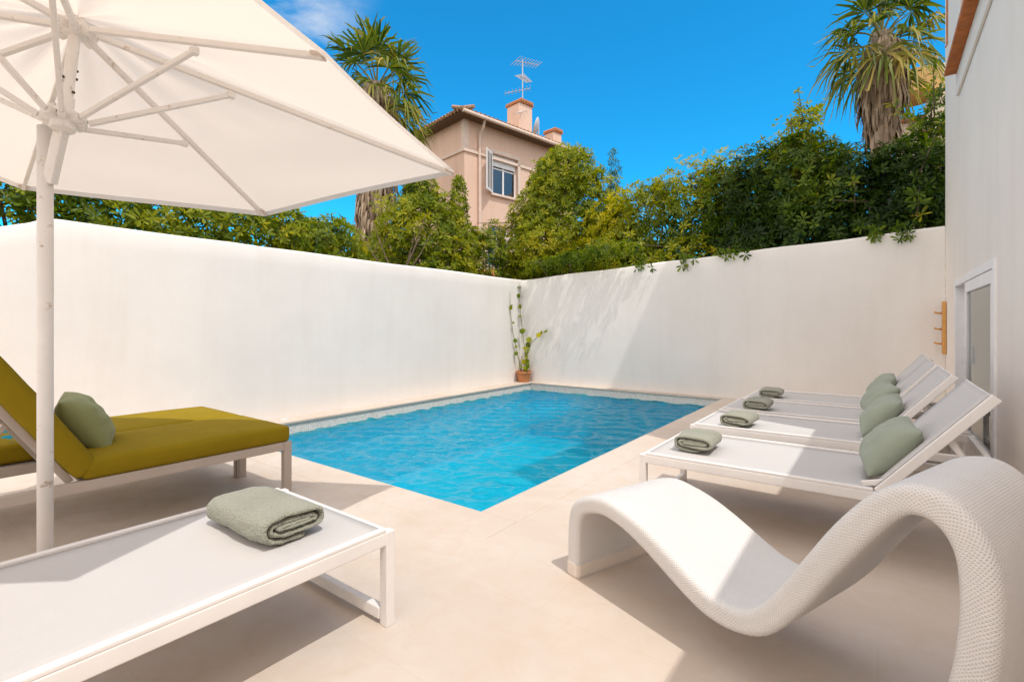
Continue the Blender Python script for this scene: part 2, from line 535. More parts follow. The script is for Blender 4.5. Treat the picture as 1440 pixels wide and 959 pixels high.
# ------------------------------------------------------------------ garden walls
def ribbon_wall(name, path, top, thick, nrm, label):
    """a rendered wall along path (xy), top heights, rounded top edge"""
    mb = MB()
    prof = [(0.0, 0.0), (0.0, 0.5), (0.0, 0.9), (0.0, -0.035), (0.010, -0.012), (0.035, 0.0), (thick - 0.035, 0.004), (thick - 0.01, -0.01), (thick, -0.035), (thick, 0.0)]
    P = []
    r = np.random.default_rng(5)
    for (x, y), h in zip(path, top):
        row = []
        for k, (o, z) in enumerate(prof):
            zz = 0.0 if k in (0, 9) else (h * z if k in (1, 2) else h + z)
            if k == 0 or k == 9: zz = -0.05
            row.append((x + nrm[0] * o, y + nrm[1] * o, zz))
        P.append(row)
    grid(mb, P)
    n = len(prof)
    mb.f.append(tuple(range(n))); mb.uv.append(None)
    mb.f.append(tuple((len(P) - 1) * n + k for k in range(n))); mb.uv.append(None)
    o = mb.build(name, MAT['stucco'], smooth=True)
    m = o.modifiers.new('es', 'EDGE_SPLIT'); m.split_angle = math.radians(50)
    return tag(o, label, 'wall')


ys = np.concatenate([np.linspace(-6.5, 0.5, 15), np.linspace(0.6, 1.6, 11), np.linspace(1.9, 9.32, 24)])
tops = [2.29 + 0.006 * math.sin(2.1 * y) + (0.012 if y < 3 else 0) - 0.36 * max(0, min(3.0, 1.20 - y)) ** 1.0 * (0.5 if y > 1.0 else 1) - 0.0 for y in ys]
tops = [max(t, 1.55) for t in tops]
ribbon_wall('garden_wall', [(WLX, y) for y in ys], tops, 0.25, (-1, 0), 'long sunlit white rendered garden wall on the pool side under the palm')
xs = np.linspace(WLX + 0.002, 0.748, 30)
tops = [2.285 + 0.351 * (x - WLX) / 7.23 + 0.008 * math.sin(3.3 * x) for x in xs]
ribbon_wall('garden_wall', [(x, WRY) for x in xs], tops, 0.25, (0, 1), 'shaded white rendered end wall below the dark hedge')


# ------------------------------------------------------------------ the house beside the deck
def wall_with_holes(mb, u0, u1, z0, z1, holes, place, depth):
    us = sorted({u0, u1, *[h[0] for h in holes], *[h[1] for h in holes]})
    zs = sorted({z0, z1, *[h[2] for h in holes], *[h[3] for h in holes]})
    for i in range(len(us) - 1):
        for j in range(len(zs) - 1):
            cu, cz = (us[i] + us[i + 1]) / 2, (zs[j] + zs[j + 1]) / 2
            if any(h[0] < cu < h[1] and h[2] < cz < h[3] for h in holes): continue
            mb.add([place(us[i], zs[j], 0), place(us[i + 1], zs[j], 0), place(us[i + 1], zs[j + 1], 0), place(us[i], zs[j + 1], 0)], [(0, 1, 2, 3)])
    for a, b, c, e_ in holes:
        q = [(a, c), (b, c), (b, e_), (a, e_)]
        for k in range(4):
            p, r = q[k], q[(k + 1) % 4]
            mb.add([place(*p, 0), place(*r, 0), place(*r, depth), place(*p, depth)], [(0, 1, 2, 3)])


HX = 0.75
house = empty('house', (HX, 6.7, 0), 0, 'tall cream rendered house with sliding glass door and terracotta window sill', 'house')
hb = MB()
pl = lambda y, z, dd: (dd, y - 6.7, z)
DOOR = (5.36, 7.86, 0.0, 1.785)
WIN = (5.15, 7.53, 4.20, 5.75)
wall_with_holes(hb, 4.36, WRY - 0.002, -0.05, 11.0, [DOOR, WIN], pl, 0.32)
Y0, Y1 = 4.36 - 6.7, WRY - 0.002 - 6.7
hb.add([(0, Y0, -.05), (4.6, Y0, -.05), (4.6, Y0, 11), (0, Y0, 11)], [(0, 1, 2, 3)])
hb.add([(0, Y1, -.05), (4.6, Y1, -.05), (4.6, Y1, 11), (0, Y1, 11)], [(0, 1, 2, 3)])
hb.add([(4.6, Y0, -.05), (4.6, Y1, -.05), (4.6, Y1, 11), (4.6, Y0, 11)], [(0, 1, 2, 3)])
hb.add([(0, Y0, 11), (4.6, Y0, 11), (4.6, Y1, 11), (0, Y1, 11)], [(0, 1, 2, 3)])
hb.build('wall', MAT['house'], house, fixn=False)
# dim room behind door and window
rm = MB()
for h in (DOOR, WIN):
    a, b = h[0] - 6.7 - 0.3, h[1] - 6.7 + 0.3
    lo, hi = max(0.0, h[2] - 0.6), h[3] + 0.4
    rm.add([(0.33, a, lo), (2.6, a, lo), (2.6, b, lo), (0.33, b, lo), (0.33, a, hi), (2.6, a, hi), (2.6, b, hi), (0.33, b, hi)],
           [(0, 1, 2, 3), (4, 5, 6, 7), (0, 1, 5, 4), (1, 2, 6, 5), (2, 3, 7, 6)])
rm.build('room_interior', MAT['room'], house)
# upper window
w = MB()
a, b = WIN[0] - 6.7, WIN[1] - 6.7
for u, v in (((a, WIN[2]), (a + 0.06, WIN[3])), ((b - 0.06, WIN[2]), (b, WIN[3])), ((a + 0.06, WIN[2]), (b - 0.06, WIN[2] + 0.06)), ((a + 0.06, WIN[3] - 0.06), (b - 0.06, WIN[3])), (((a + b) / 2 - 0.04, WIN[2] + 0.06), ((a + b) / 2 + 0.04, WIN[3] - 0.06))):
    w.span((0.16, u[0] + .002, u[1] + .002), (0.22, v[0] - .002, v[1] - .002))
wo = w.build('window', MAT['pvc'], house, bevel=0.004)
p = MB(); p.span((0.187, a + 0.05, WIN[2] + 0.05), (0.193, b - 0.05, WIN[3] - 0.05)); p.build('pane', MAT['glass'], wo)
s = MB()
n = 9
for k in range(n):
    q0 = a - 0.0 + (b + 0.10 - a) / n * k; q1 = a + (b + 0.10 - a) / n * (k + 1) - 0.006
    s.span((-0.13, q0, WIN[2] - 0.045), (-0.001, q1, WIN[2] + 0.018))
s.build('window_sill', MAT['brick'], house, bevel=0.012)
s = MB(); s.span((-0.026, a - 0.05, WIN[2] - 0.30), (-0.001, b + 0.10, WIN[2] - 0.047)); s.build('sill_apron', MAT['house'], house, bevel=0.006)
# sliding door
dr = empty('door', (0, 0, 0)); dr.parent = house
fr = MB()
a, b, zt_ = DOOR[0] - 6.7, DOOR[1] - 6.7, DOOR[3]
fr.span((-0.02, a + .002, 0.03), (0.13, a + 0.075, zt_ - .002)); fr.span((-0.02, b - 0.075, 0.03), (0.13, b - .002, zt_ - .002))
fr.span((-0.02, a + 0.076, zt_ - 0.075), (0.13, b - 0.076, zt_ - .002)); fr.span((-0.02, a + .002, 0.002), (0.13, b - .002, 0.028))
fr.build('door_frame', MAT['pvc'], dr, bevel=0.004)


def leaf_panel(ya, yb, xa, xb, name):
    m = MB(); st = 0.11; lo, hi = 0.032, zt_ - 0.08
    m.span((xa, ya, lo), (xb, ya + st, hi)); m.span((xa, yb - st, lo), (xb, yb, hi))
    m.span((xa, ya + st + .001, hi - st), (xb, yb - st - .001, hi)); m.span((xa, ya + st + .001, lo), (xb, yb - st - .001, lo + 0.14))
    o = m.build(name, MAT['pvc'], dr, bevel=0.005)
    q = MB(); xm = (xa + xb) / 2; q.span((xm - .004, ya + st - .01, lo + .13), (xm + .004, yb - st + .01, hi - st + .01)); q.build('pane', MAT['glass'], o)
    return o


leaf_panel(a + 0.08, a + 1.68, -0.015, 0.035, 'sliding_panel')
leaf_panel(a + 1.30, b - 0.08, 0.065, 0.115, 'sliding_panel')
hd = MB(); hd.beam((-0.04, a + 1.62, 0.85), (-0.04, a + 1.62, 1.05), 0.02, 0.02); hd.beam((-0.04, a + 1.62, 0.87), (-0.014, a + 1.62, 0.87), 0.015, 0.015); hd.beam((-0.04, a + 1.62, 1.03), (-0.014, a + 1.62, 1.03), 0.015, 0.015)
hd.build('door_handle', MAT['pvc'], dr)
# lower wing nearer the viewer
lw = MB(); lw.span((0.0, -5.0 - 6.7, -0.05), (4.6, 4.355 - 6.7, 2.95)); lw.build('low_wing', MAT['house'], house, bevel=0.02)
# lamp bracket cable on the corner
cbm = MB(); cbm.tube([(-0.012, 8.72 - 6.7, 11), (-0.012, 8.72 - 6.7, 5.0), (-0.03, 8.72 - 6.7, 4.96)], 0.009, 6); cbm.build('cable', MAT['brick'], house)

# hook rack on the house corner
rk = empty('hook_rack', (HX - 0.001, 8.93, 1.22), 0, 'narrow orange wooden hook rack hung upright on the house wall corner', 'hook rack')
m = MB(); m.span((-0.045, -0.05, -0.36), (-0.002, 0.05, 0.36)); m.build('board', MAT['pine'], rk, bevel=0.006)
for z in (-0.22, -0.02, 0.2):
    m = MB(); m.tube([(-0.046, 0, z), (-0.10, 0, z + 0.005), (-0.125, 0, z + 0.02)], [0.014, 0.012, 0.016], 8); m.build('peg', MAT['pine'], rk, smooth=True)

# ------------------------------------------------------------------ white sling loungers
WL, LZ = 0.88, 0.40


def make_lounger(back_on=True):
    r = empty('sun_lounger')
    W = WL / 2
    L, HINGE = 1.92, 1.26
    f = MB()
    for sy in (-1, 1):
        f.box((L / 2, sy * (W - 0.02), LZ - 0.034), (L - 0.08, 0.036, 0.056))
    for x in (0.018, HINGE + 0.06, L - 0.03):
        f.box((x, 0, LZ - 0.036), (0.036, 2 * W - 0.078, 0.05))
    f.box((0.7, 0, LZ - 0.055), (0.03, 2 * W - 0.078, 0.025))
    f.build('frame', MAT['white'], r, bevel=0.006)
    for x in (0.022, L - 0.03):
        for sy in (-1, 1):
            g = MB(); g.box((x, sy * (W - 0.02), (LZ - 0.006) / 2), (0.044, 0.044, LZ - 0.006)); g.box((x, sy * (W - 0.02), 0.004), (0.03, 0.03, 0.006))
            g.build('leg', MAT['white'], r, bevel=0.007)
    for x in (0.03, L - 0.03):
        g = MB(); g.box((x, 0, 0.045), (0.034, 2 * W - 0.09, 0.05)); g.build('floor_bar', MAT['white'], r, bevel=0.006)
    # sling seat: sagging a touch between rails
    s = MB(); P = []
    for i in range(25):
        x = 0.035 + (HINGE - 0.045) * i / 24
        row = []
        for j in range(13):
            v = j / 12 * 2 - 1
            row.append((x, v * (W - 0.03), LZ - 0.004 - 0.011 * (1 - v * v) * (1 - abs(2 * i / 24 - 1) ** 4)))
        P.append(row)
    grid(s, P)
    so = s.build('seat_sling', MAT['sling'], r, smooth=True); so.modifiers.new('s', 'SOLIDIFY').thickness = 0.004
    for sy in (-1, 1):
        g = MB(); g.beam((0.04, sy * (W - 0.018), LZ + 0.001), (HINGE, sy * (W - 0.018), LZ + 0.001), 0.030, 0.016); g.build('side_rail', MAT['white'], r, bevel=0.004)
    # raised back
    th = math.radians(50); bl = 0.69
    dx, dz = math.cos(th), math.sin(th)
    hb_ = (HINGE + 0.02, 0, LZ - 0.012)
    bk = empty('backrest'); bk.parent = r
    g = MB()
    for sy in (-1, 1):
        g.beam((hb_[0], sy * (W - 0.035), hb_[2]), (hb_[0] + dx * bl, sy * (W - 0.035), hb_[2] + dz * bl), 0.034, 0.045, up=(-dz, 0, dx))
    for q in (0.03, bl - 0.02):
        g.beam((hb_[0] + dx * q, -W + 0.054, hb_[2] + dz * q), (hb_[0] + dx * q, W - 0.054, hb_[2] + dz * q), 0.034, 0.03, up=(-dz, 0, dx))
    g.build('back_frame', MAT['white'], bk, bevel=0.005)
    s = MB(); P = []
    for i in range(17):
        q = 0.02 + (bl - 0.03) * i / 16
        P.append([(hb_[0] + dx * q - dz * (0.024 - 0.012 * (1 - v * v)), v * (W - 0.04), hb_[2] + dz * q + dx * (0.024 - 0.012 * (1 - v * v))) for v in [j / 10 * 2 - 1 for j in range(11)]])
    grid(s, P)
    so = s.build('back_sling', MAT['sling'], bk, smooth=True); so.modifiers.new('s', 'SOLIDIFY').thickness = 0.004
    for sy in (-1, 1):
        g = MB()
        p1 = (hb_[0] + dx * 0.42, sy * (W - 0.09), hb_[2] + dz * 0.42)
        g.beam(p1, (L - 0.16, sy * (W - 0.09), LZ - 0.04), 0.02, 0.026)
        g.build('back_support', MAT['white'], bk, bevel=0.004)
        g = MB(); g.beam((hb_[0] - 0.07, sy * (W - 0.065), LZ + 0.012), (hb_[0] + 0.05, sy * (W - 0.065), LZ + 0.045), 0.02, 0.03); g.build('hinge_plate', MAT['white'], bk, bevel=0.004)
    return r


LG = 'white sling sun loungers around the pool'
lng = make_lounger()
lng.location = (-1.28, 3.14 + WL / 2, 0)
tag(lng, 'white sling lounger nearest the wicker chaise, raised back crossing the glass door', 'sun lounger', LG)
for (x, y), lb in zip([(-1.31, 4.36 + WL / 2 - 0.02), (-1.32, 5.36 + WL / 2 - 0.02), (-1.30, 6.36 + WL / 2 - 0.02)],
                      ['second white sling lounger from the wicker chaise', 'third white sling lounger from the wicker chaise, second from the end wall', 'farthest white sling lounger, closest to the shaded end wall']):
    c = copy_tree(lng); c.location = (x, y, 0); tag(c, lb)
c = copy_tree(lng); c.location = (-2.07, 1.36, 0); c.rotation_euler = (0, 0, -math.pi / 2)
tag(c, 'white sling lounger below the parasol with a thick rolled towel on its foot end')


# ------------------------------------------------------------------ soft goods
def pillow_mesh(w, h, t, seed):
    r = np.random.default_rng(seed)
    ph = r.uniform(0, 6, 8)
    mb = MB(); n = 30
    for sgn in (1, -1):
        P = []
        for i in range(n + 1):
            u = i / n * 2 - 1
            row = []
            for j in range(n + 1):
                v = j / n * 2 - 1
                e_ = max(0.0, (1 - abs(u) ** 2.6)) ** 0.55 * max(0.0, (1 - abs(v) ** 2.6)) ** 0.55
                pin = 1 - 0.07 * (1 - abs(u)) * abs(v) - 0.0
                pin2 = 1 - 0.07 * (1 - abs(v)) * abs(u)
                wr = 0.010 * math.sin(5 * u + 3 * v + ph[0]) + 0.008 * math.sin(9 * u - 7 * v + ph[1]) + 0.006 * math.sin(14 * v + 4 * u + ph[2])
                z = sgn * t / 2 * e_ * (1 + (wr / 0.05) * 0.22 * (1 if sgn > 0 else -0.6))
                row.append((u * w / 2 * pin2, v * h / 2 * pin, z))
            P.append(row)
        grid(mb, P)
    return mb


def towel_mesh(L, w, h, turns, th, seed):
    """folded and rolled towel: flattened spiral in local XZ, extruded along Y"""
    r = np.random.default_rng(seed)
    path = []
    N = 26
    tot = int(turns * N)
    for k in range(tot + 1):
        t = k / N
        lay = turns - t                      # layers in from the outside
        a = 2 * math.pi * (t - turns) + 1.5 * math.pi + 0.35
        hw = w / 2 - th / 2 - lay * th * 1.04; hh = h / 2 - th / 2 - lay * th * 1.04
        hw = max(hw, 0.010); hh = max(hh, 0.004)
        ca, sa = math.cos(a), math.sin(a)
        pw = 0.62
        path.append((hw * math.copysign(abs(ca) ** pw, ca), hh * math.copysign(abs(sa) ** pw, sa)))
    pts = [Vector((p[0], 0, p[1])) for p in path]
    nrm = []
    for i in range(len(pts)):
        d_ = (pts[min(i + 1, len(pts) - 1)] - pts[max(i - 1, 0)]).normalized()
        nrm.append(Vector((d_.z, 0, -d_.x)))
    mb = MB(); ny = 14
    for k in range(1):
        ringp = []
        m_ = len(pts)
        loop = [(i, 1) for i in range(m_)] + [(i, -1) for i in range(m_ - 1, -1, -1)]
        rows = []
        ph = r.uniform(0, 6, 6)
        for j in range(ny + 1):
            v = j / ny
            y = (v - 0.5) * L
            edge = 1 - 0.35 * (abs(2 * v - 1) ** 10)
            row = []
            for i, sg in loop:
                q = pts[i] + nrm[i] * sg * th / 2 * 0.93 * edge
                a_ = i / N * 2 * math.pi
                wob = 0.004 * math.sin(3 * y / L * 3 + a_ + ph[0]) + 0.003 * math.sin(11 * y / L + 2 * a_ + ph[1])
                q = Vector((q.x * (1 + wob * 6), y + 0.006 * math.sin(a_ * 0.7 + ph[2]), q.z * (1 + wob * 6)))
                row.append(q)
            rows.append(row)
        grid(mb, rows, closed_v=True)
        base0, basel = 0, ny * len(loop)
        for i in range(m_ - 1):
            for off in (base0, basel):
                a0, a1 = off + i, off + i + 1
                b0, b1 = off + 2 * m_ - 1 - i, off + 2 * m_ - 2 - i
                mb.f.append((a0, a1, b1, b0)); mb.uv.append(None)
    return mb


def towel(loc, rz, L, w, h, seed, label, group='rolled sage towels on the loungers', turns=2.3, th=0.027):
    mb = towel_mesh(L, w, h, turns, th, seed)
    o = mb.build('towel', MAT['towel'], smooth=True)
    o.location = loc; o.rotation_euler = (0, 0, rz)
    s = o.modifiers.new('sub', 'SUBSURF'); s.levels = 1; s.render_levels = 1
    tx = bpy.data.textures.new('terry', 'CLOUDS'); tx.noise_scale = 0.03
    dm = o.modifiers.new('d', 'DISPLACE'); dm.texture = tx; dm.strength = 0.012; dm.mid_level = 0.5
    return tag(o, label, 'towel', group)


ZT = LZ - 0.008
towel((-2.09, 1.05, ZT + 0.068), math.pi / 2 + 0.03, 0.47, 0.30, 0.142, 1, 'thick rolled sage towel on the lounger below the parasol', turns=3.1, th=0.0255)
towel((-1.00, 3.53, ZT + 0.064), 0.04, 0.33, 0.29, 0.135, 2, 'rolled sage towel on the lounger nearest the wicker chaise')
towel((-0.95, 4.58, ZT + 0.062), -0.05, 0.33, 0.28, 0.13, 3, 'rolled sage towel on the second lounger from the chaise')
towel((-0.98, 5.56, ZT + 0.062), 0.02, 0.32, 0.28, 0.13, 4, 'rolled sage towel on the third lounger from the chaise')
towel((-1.02, 6.62, ZT + 0.060), 0.06, 0.31, 0.28, 0.125, 5, 'small looking rolled towel on the farthest lounger by the end wall')


def pillow(loc, rot, w, h, t, seed, mat, label, group=None):
    o = pillow_mesh(w, h, t, seed).build('pillow', MAT[mat], smooth=True)
    bm = bmesh.new(); bm.from_mesh(o.data); bmesh.ops.remove_doubles(bm, verts=bm.verts, dist=1e-4); bm.to_mesh(o.data); bm.free()
    o.modifiers.new('sub', 'SUBSURF').levels = 1
    o.location = loc; o.rotation_euler = rot
    return tag(o, label, 'pillow', group)


PG = 'sage pillows leaning on raised lounger backs'
for i, (x, y, rz, lb) in enumerate([(-0.02, 3.50, 0.05, 'sage pillow on the lounger nearest the wicker chaise'),
                                    (-0.05, 4.68, -0.06, 'sage pillow on the second lounger from the chaise'),
                                    (-0.06, 5.70, 0.10, 'sage pillow on the third lounger from the chaise'),
                                    (-0.04, 6.75, -0.04, 'sage pillow on the farthest lounger, half hidden by its neighbour')]):
    pillow((x + 0.07, y, LZ + 0.175), (math.radians(4), math.radians(-50), rz), 0.36, 0.41, 0.19, 20 + i, 'sage', lb, PG)


# ------------------------------------------------------------------ olive loungers under the parasol
def slab_cushion(mb, c, s, M=None, puff=0.016, n=10, seed=0):
    """cushion block with domed faces and rounded edges"""
    r = np.random.default_rng(seed); ph = r.uniform(0, 6, 6)
    sx, sy, sz = [q / 2 for q in s]
    rr = 0.03

    def pt(u, v, w_):
        p = Vector((u * sx, v * sy, w_ * sz))
        q = Vector((max(-sx + rr, min(sx - rr, p.x)), max(-sy + rr, min(sy - rr, p.y)), max(-sz + rr, min(sz - rr, p.z))))
        d_ = p - q
        if d_.length > 1e-6: p = q + d_.normalized() * rr
        dome = puff * (1 - u ** 4) * (1 - v ** 4)
        wr = 0.004 * math.sin(7 * u + 3 * v + ph[0]) + 0.003 * math.sin(13 * v - 4 * u + ph[1])
        p.z += (dome + wr * (1 - u * u) * (1 - v * v)) * w_
        p.y += 0.008 * (1 - u * u) * v * (1 - w_ * w_)
        return p
    k = [-1, -0.985, -0.95] + [-0.9 + 1.8 * i / n for i in range(n + 1)] + [0.95, 0.985, 1]
    kz = [-1, -0.8, -0.55, 0, 0.55, 0.8, 1]

    def face(fn, A, B):
        P = [[fn(a_, b_) for b_ in B] for a_ in A]
        if M is not None: P = [[M @ p for p in row] for row in P]
        P = [[p + Vector(c) for p in row] for row in P]
        grid(mb, P)
    for sg in (-1, 1):
        face(lambda a_, b_: pt(a_, b_, sg), k, k)
        face(lambda a_, b_: pt(sg, a_, b_), k, kz)
        face(lambda a_, b_: pt(a_, sg, b_), k, kz)


def weld(o):
    bm = bmesh.new(); bm.from_mesh(o.data); bmesh.ops.remove_doubles(bm, verts=bm.verts, dist=5e-4)
    bmesh.ops.recalc_face_normals(bm, faces=bm.faces); bm.to_mesh(o.data); bm.free()
    o.data.polygons.foreach_set('use_smooth', [True] * len(o.data.polygons))
    return o


def make_olive(raised, label):
    """local +x runs from the foot to the head"""
    r = empty('cushioned_lounger', label=label, cat='sun lounger', group='olive cushioned loungers under the parasol')
    W = 0.375; L, HI = 2.0, 1.20; z = 0.395
    f = MB()
    for sy in (-1, 1): f.box((L / 2, sy * (W - 0.02), z - 0.03), (L - 0.12, 0.04, 0.06))
    for x in (0.03, L - 0.03): f.box((x, 0, z - 0.03), (0.056, 2 * W - 0.082, 0.06))
    for k in range(9): f.box((0.14 + k * 0.13, 0, z - 0.008), (0.05, 2 * W - 0.085, 0.012))
    f.build('frame', MAT['taupe'], r, bevel=0.004)
    for x in (0.03, L - 0.03):
        for sy in (-1, 1):
            g = MB(); g.box((x, sy * (W - 0.022), z / 2 - 0.002), (0.058, 0.046, z)); g.build('leg', MAT['taupe'], r, bevel=0.004)
    s = MB(); slab_cushion(s, (HI / 2 + 0.005, 0, z + 0.058), (HI - 0.01, 2 * W + 0.01, 0.115), seed=3)
    weld(s.build('seat_cushion', MAT['olive'], r))
    th = math.radians(58 if raised else 0); bl = 0.80
    M = Matrix.Rotation(-th, 3, 'Y')
    o_ = Vector((HI + 0.02, 0, z + 0.005))
    s = MB(); slab_cushion(s, o_ + M @ Vector((bl / 2, 0, 0.062)), (bl, 2 * W + 0.01, 0.118), M, seed=5)
    weld(s.build('back_cushion', MAT['olive'], r))
    bk = MB()
    for sy in (-1, 1): bk.beam(o_ + M @ Vector((0.0, sy * (W - 0.08), -0.022)), o_ + M @ Vector((bl, sy * (W - 0.08), -0.022)), 0.036, 0.036, up=M @ Vector((0, 0, 1)))
    for k in range(6): bk.beam(o_ + M @ Vector((0.08 + k * 0.135, -W + 0.1, -0.012)), o_ + M @ Vector((0.08 + k * 0.135, W - 0.1, -0.012)), 0.05, 0.014, up=M @ Vector((0, 0, 1)))
    bf = bk.build('back_frame', MAT['taupe'], r, bevel=0.003)
    if raised:
        for sy in (-1, 1):
            g = MB(); g.beam(o_ + M @ Vector((0.42, sy * (W - 0.13), -0.045)), (L - 0.2, sy * (W - 0.13), z - 0.05), 0.02, 0.028); g.build('back_support', MAT['taupe'], r, bevel=0.003)
    g = MB(); g.box((0.62, 0, z - 0.07), (0.3, 0.05, 0.02))
    g.build('strap', MAT['shade'], r)
    return r


ol = make_olive(True, 'olive cushioned lounger with raised back beside the parasol pole')
ol.location = (-3.875, 1.95, 0); ol.rotation_euler = (0, 0, -math.pi / 2)
ol2 = make_olive(False, 'olive cushioned lounger lying flat between its twin and the white wall')
ol2.location = (-4.637, 1.948, 0); ol2.rotation_euler = (0, 0, -math.pi / 2)
pillow((-3.95, 0.86, 0.655), (math.radians(-57), math.radians(3), math.radians(-14)), 0.42, 0.40, 0.21, 31, 'moss', 'moss green pillow against the olive lounger back')


def cloth(name, loc, rz, w, h, label, cat, seed):
    r = np.random.default_rng(seed); ph = r.uniform(0, 6, 6)
    mb = MB()
    P = [[(w * (i / 16 - .5), h * (j / 16 - .5), 0.012 + 0.008 * math.sin(i * .7 + ph[0]) + 0.008 * math.sin(j * .8 + i * .3 + ph[1])) for j in range(17)] for i in range(17)]
    grid(mb, P)
    o = mb.build(name, MAT['teal'], smooth=True); o.modifiers.new('s', 'SOLIDIFY').thickness = 0.02
    o.location = loc; o.rotation_euler = (0, 0, rz)
    return tag(o, label, cat)


cloth('cloth', (-4.55, 0.50, 0.515), 0.2, 0.5, 0.32, 'teal cloth lying on the flat olive lounger', 'cloth', 3)
cloth('cloth', (-3.72, 0.22, 0.012), 0.1, 0.5, 0.35, 'teal cloth on the floor behind the parasol pole', 'cloth', 9)

# ------------------------------------------------------------------ parasol
par = empty('parasol', (-2.857, 0.489, 0), 0, 'large tilted cream parasol with weathered white pole and ribs', 'parasol')
PO = Vector((-2.857, 0.489, 0))
apex = Vector((-2.785, 0.578, 2.585)); hub = Vector((-2.725, 0.524, 2.111))
tips = [Vector(t) for t in ((-1.746, 1.109, 2.326), (-2.036, 2.141, 2.177), (-3.213, 1.604, 1.989), (-4.501, 0.666, 2.166),
                            (-3.80, -0.06, 2.23), (-3.42, -1.02, 2.39), (-1.98, -0.66, 2.46), (-1.33, 0.12, 2.30))]
axis = (apex - hub).normalized()
top = apex + axis * 0.03
g = MB(); g.tube([(0, 0, 0.05), (0, 0, 1.0), (0, 0, 2.10)], 0.027, 20); g.build('pole', MAT['parasol'], par, smooth=False, bevel=0.0)
par.children[0].data.polygons.foreach_set('use_smooth', [len(p.vertices) == 4 for p in par.children[0].data.polygons])
g = MB(); g.box((0, 0, 0.03), (0.55, 0.55, 0.05)); g.tube([(0, 0, 0.055), (0, 0, 0.16)], 0.04, 16); g.build('base_plate', MAT['white'], par, bevel=0.008)
m0 = Vector((-2.842, 0.500, 1.86)) - PO
g = MB(); g.beam(m0, hub - PO, 0.045, 0.034, up=(0.6, -0.8, 0)); g.build('tilt_arm', MAT['parasol'], par, bevel=0.005)
g = MB(); g.tube([hub - PO - axis * 0.04, apex - PO - axis * 0.10, top - PO], [0.021, 0.021, 0.019], 14); g.build('mast', MAT['parasol'], par)
g = MB()
g.tube([hub - PO - axis * 0.05, hub - PO - axis * 0.045, hub - PO + axis * 0.035, hub - PO + axis * 0.04], [0.036, 0.043, 0.043, 0.036], 16)
g.tube([hub - PO + axis * 0.041, hub - PO + axis * 0.10], 0.027, 14)
for t in tips:
    d_ = (t - hub); d_ -= axis * d_.dot(axis); d_.normalize()
    g.beam(hub - PO + d_ * 0.036, hub - PO + d_ * 0.075, 0.028, 0.036, up=axis)
g.build('slider', MAT['parasol'], par, bevel=0.003)
g = MB()
g.tube([apex - PO - axis * 0.09, apex - PO - axis * 0.085, apex - PO - axis * 0.02], [0.034, 0.042, 0.042], 16)
for t in tips:
    d_ = (t - apex).normalized(); g.beam(apex - PO - axis * 0.055 + d_ * 0.035, apex - PO - axis * 0.055 + d_ * 0.08, 0.028, 0.036, up=axis)
g.build('crown_hub', MAT['parasol'], par, bevel=0.003)
g = MB()
for k in range(14):
    a_ = rnd.uniform(0, 6.28); q = rnd.uniform(-0.03, 0.5)
    s1 = axis.cross(Vector((1, 0, 0))).normalized(); s2 = axis.cross(s1)
    p_ = hub - PO + axis * q + (s1 * math.cos(a_) + s2 * math.sin(a_)) * (0.043 if q < 0.03 else 0.022)
    g = MB(); g.tube([p_, p_ + (s1 * math.cos(a_) + s2 * math.sin(a_)) * 0.006], 0.006, 6); g.build('bolt', MAT['dark'], par)
RJ = 0.60
for t in tips:
    rib = MB()
    d_ = (t - apex); Lr = d_.length; d_.normalize()
    off = -axis * 0.05
    rib.beam(apex - PO + off + d_ * 0.05, t - PO - axis * 0.022 - d_ * 0.01, 0.019, 0.026, up=axis)
    ro = rib.build('rib', MAT['parasol'], par, bevel=0.003)
    st = MB(); h_ = (t - hub); h_ -= axis * h_.dot(axis); h_.normalize()
    j_ = apex - PO + off + d_ * RJ - axis * 0.028
    st.beam(hub - PO + h_ * 0.08, j_, 0.017, 0.022, up=axis)
    st.box(j_, (0.03, 0.03, 0.03))
    st.build('strut', MAT['parasol'], ro, bevel=0.003)


def canopy():
    mb = MB(); nr, ns = 26, 12
    r = np.random.default_rng(2)
    n8 = len(tips)
    vs = {}
    P = []
    for i in range(nr + 1):
        q = i / nr
        row = []
        for s_ in range(n8):
            a_, b_ = tips[s_], tips[(s_ + 1) % n8]
            for j in range(ns):
                w = j / ns
                e_ = a_.lerp(b_, w)
                sag = math.sin(math.pi * w)
                cen = (apex - e_)
                # edge pulls in slightly between the tips, cloth dips between the ribs
                e2 = e_ + cen * (0.012 * sag)
                p = apex.lerp(e2, q) - axis * (0.03 * sag * q * (1.1 - q) * 2.0)
                ang = s_ * ns + j
                wr = 0.016 * math.sin(ang * 0.9 + 1.7 * s_) * math.exp(-((q - 0.22) / 0.16) ** 2) + 0.004 * math.sin(ang * 1.7 + q * 9) * math.exp(-((q - .35) / .25) ** 2)
                wr += 0.006 * math.sin(17 * q + 2.1 * s_ + 3 * w) * sag * q
                p = p + axis * (wr + 0.004)
                row.append(p - PO)
        P.append(row)
    grid(mb, P, closed_v=True)
    # hem hanging at the edge
    last = P[-1]
    hem = [p - axis * 0.028 + (p - (apex - PO)).normalized() * 0.004 for p in last]
    grid(mb, [last, hem], closed_v=True)
    o = mb.build('canopy', MAT['canvas'], par, smooth=True)
    return o


canopy()
for t in tips:
    d_ = (t - apex).normalized(); ct = MB()
    ct.box(t - PO - axis * 0.02 - d_ * 0.03, (0.05, 0.05, 0.012), Matrix((d_, axis.cross(d_).normalized(), axis)).transposed())
    ct.build('rib_pocket', MAT['canvas'], par, bevel=0.003)

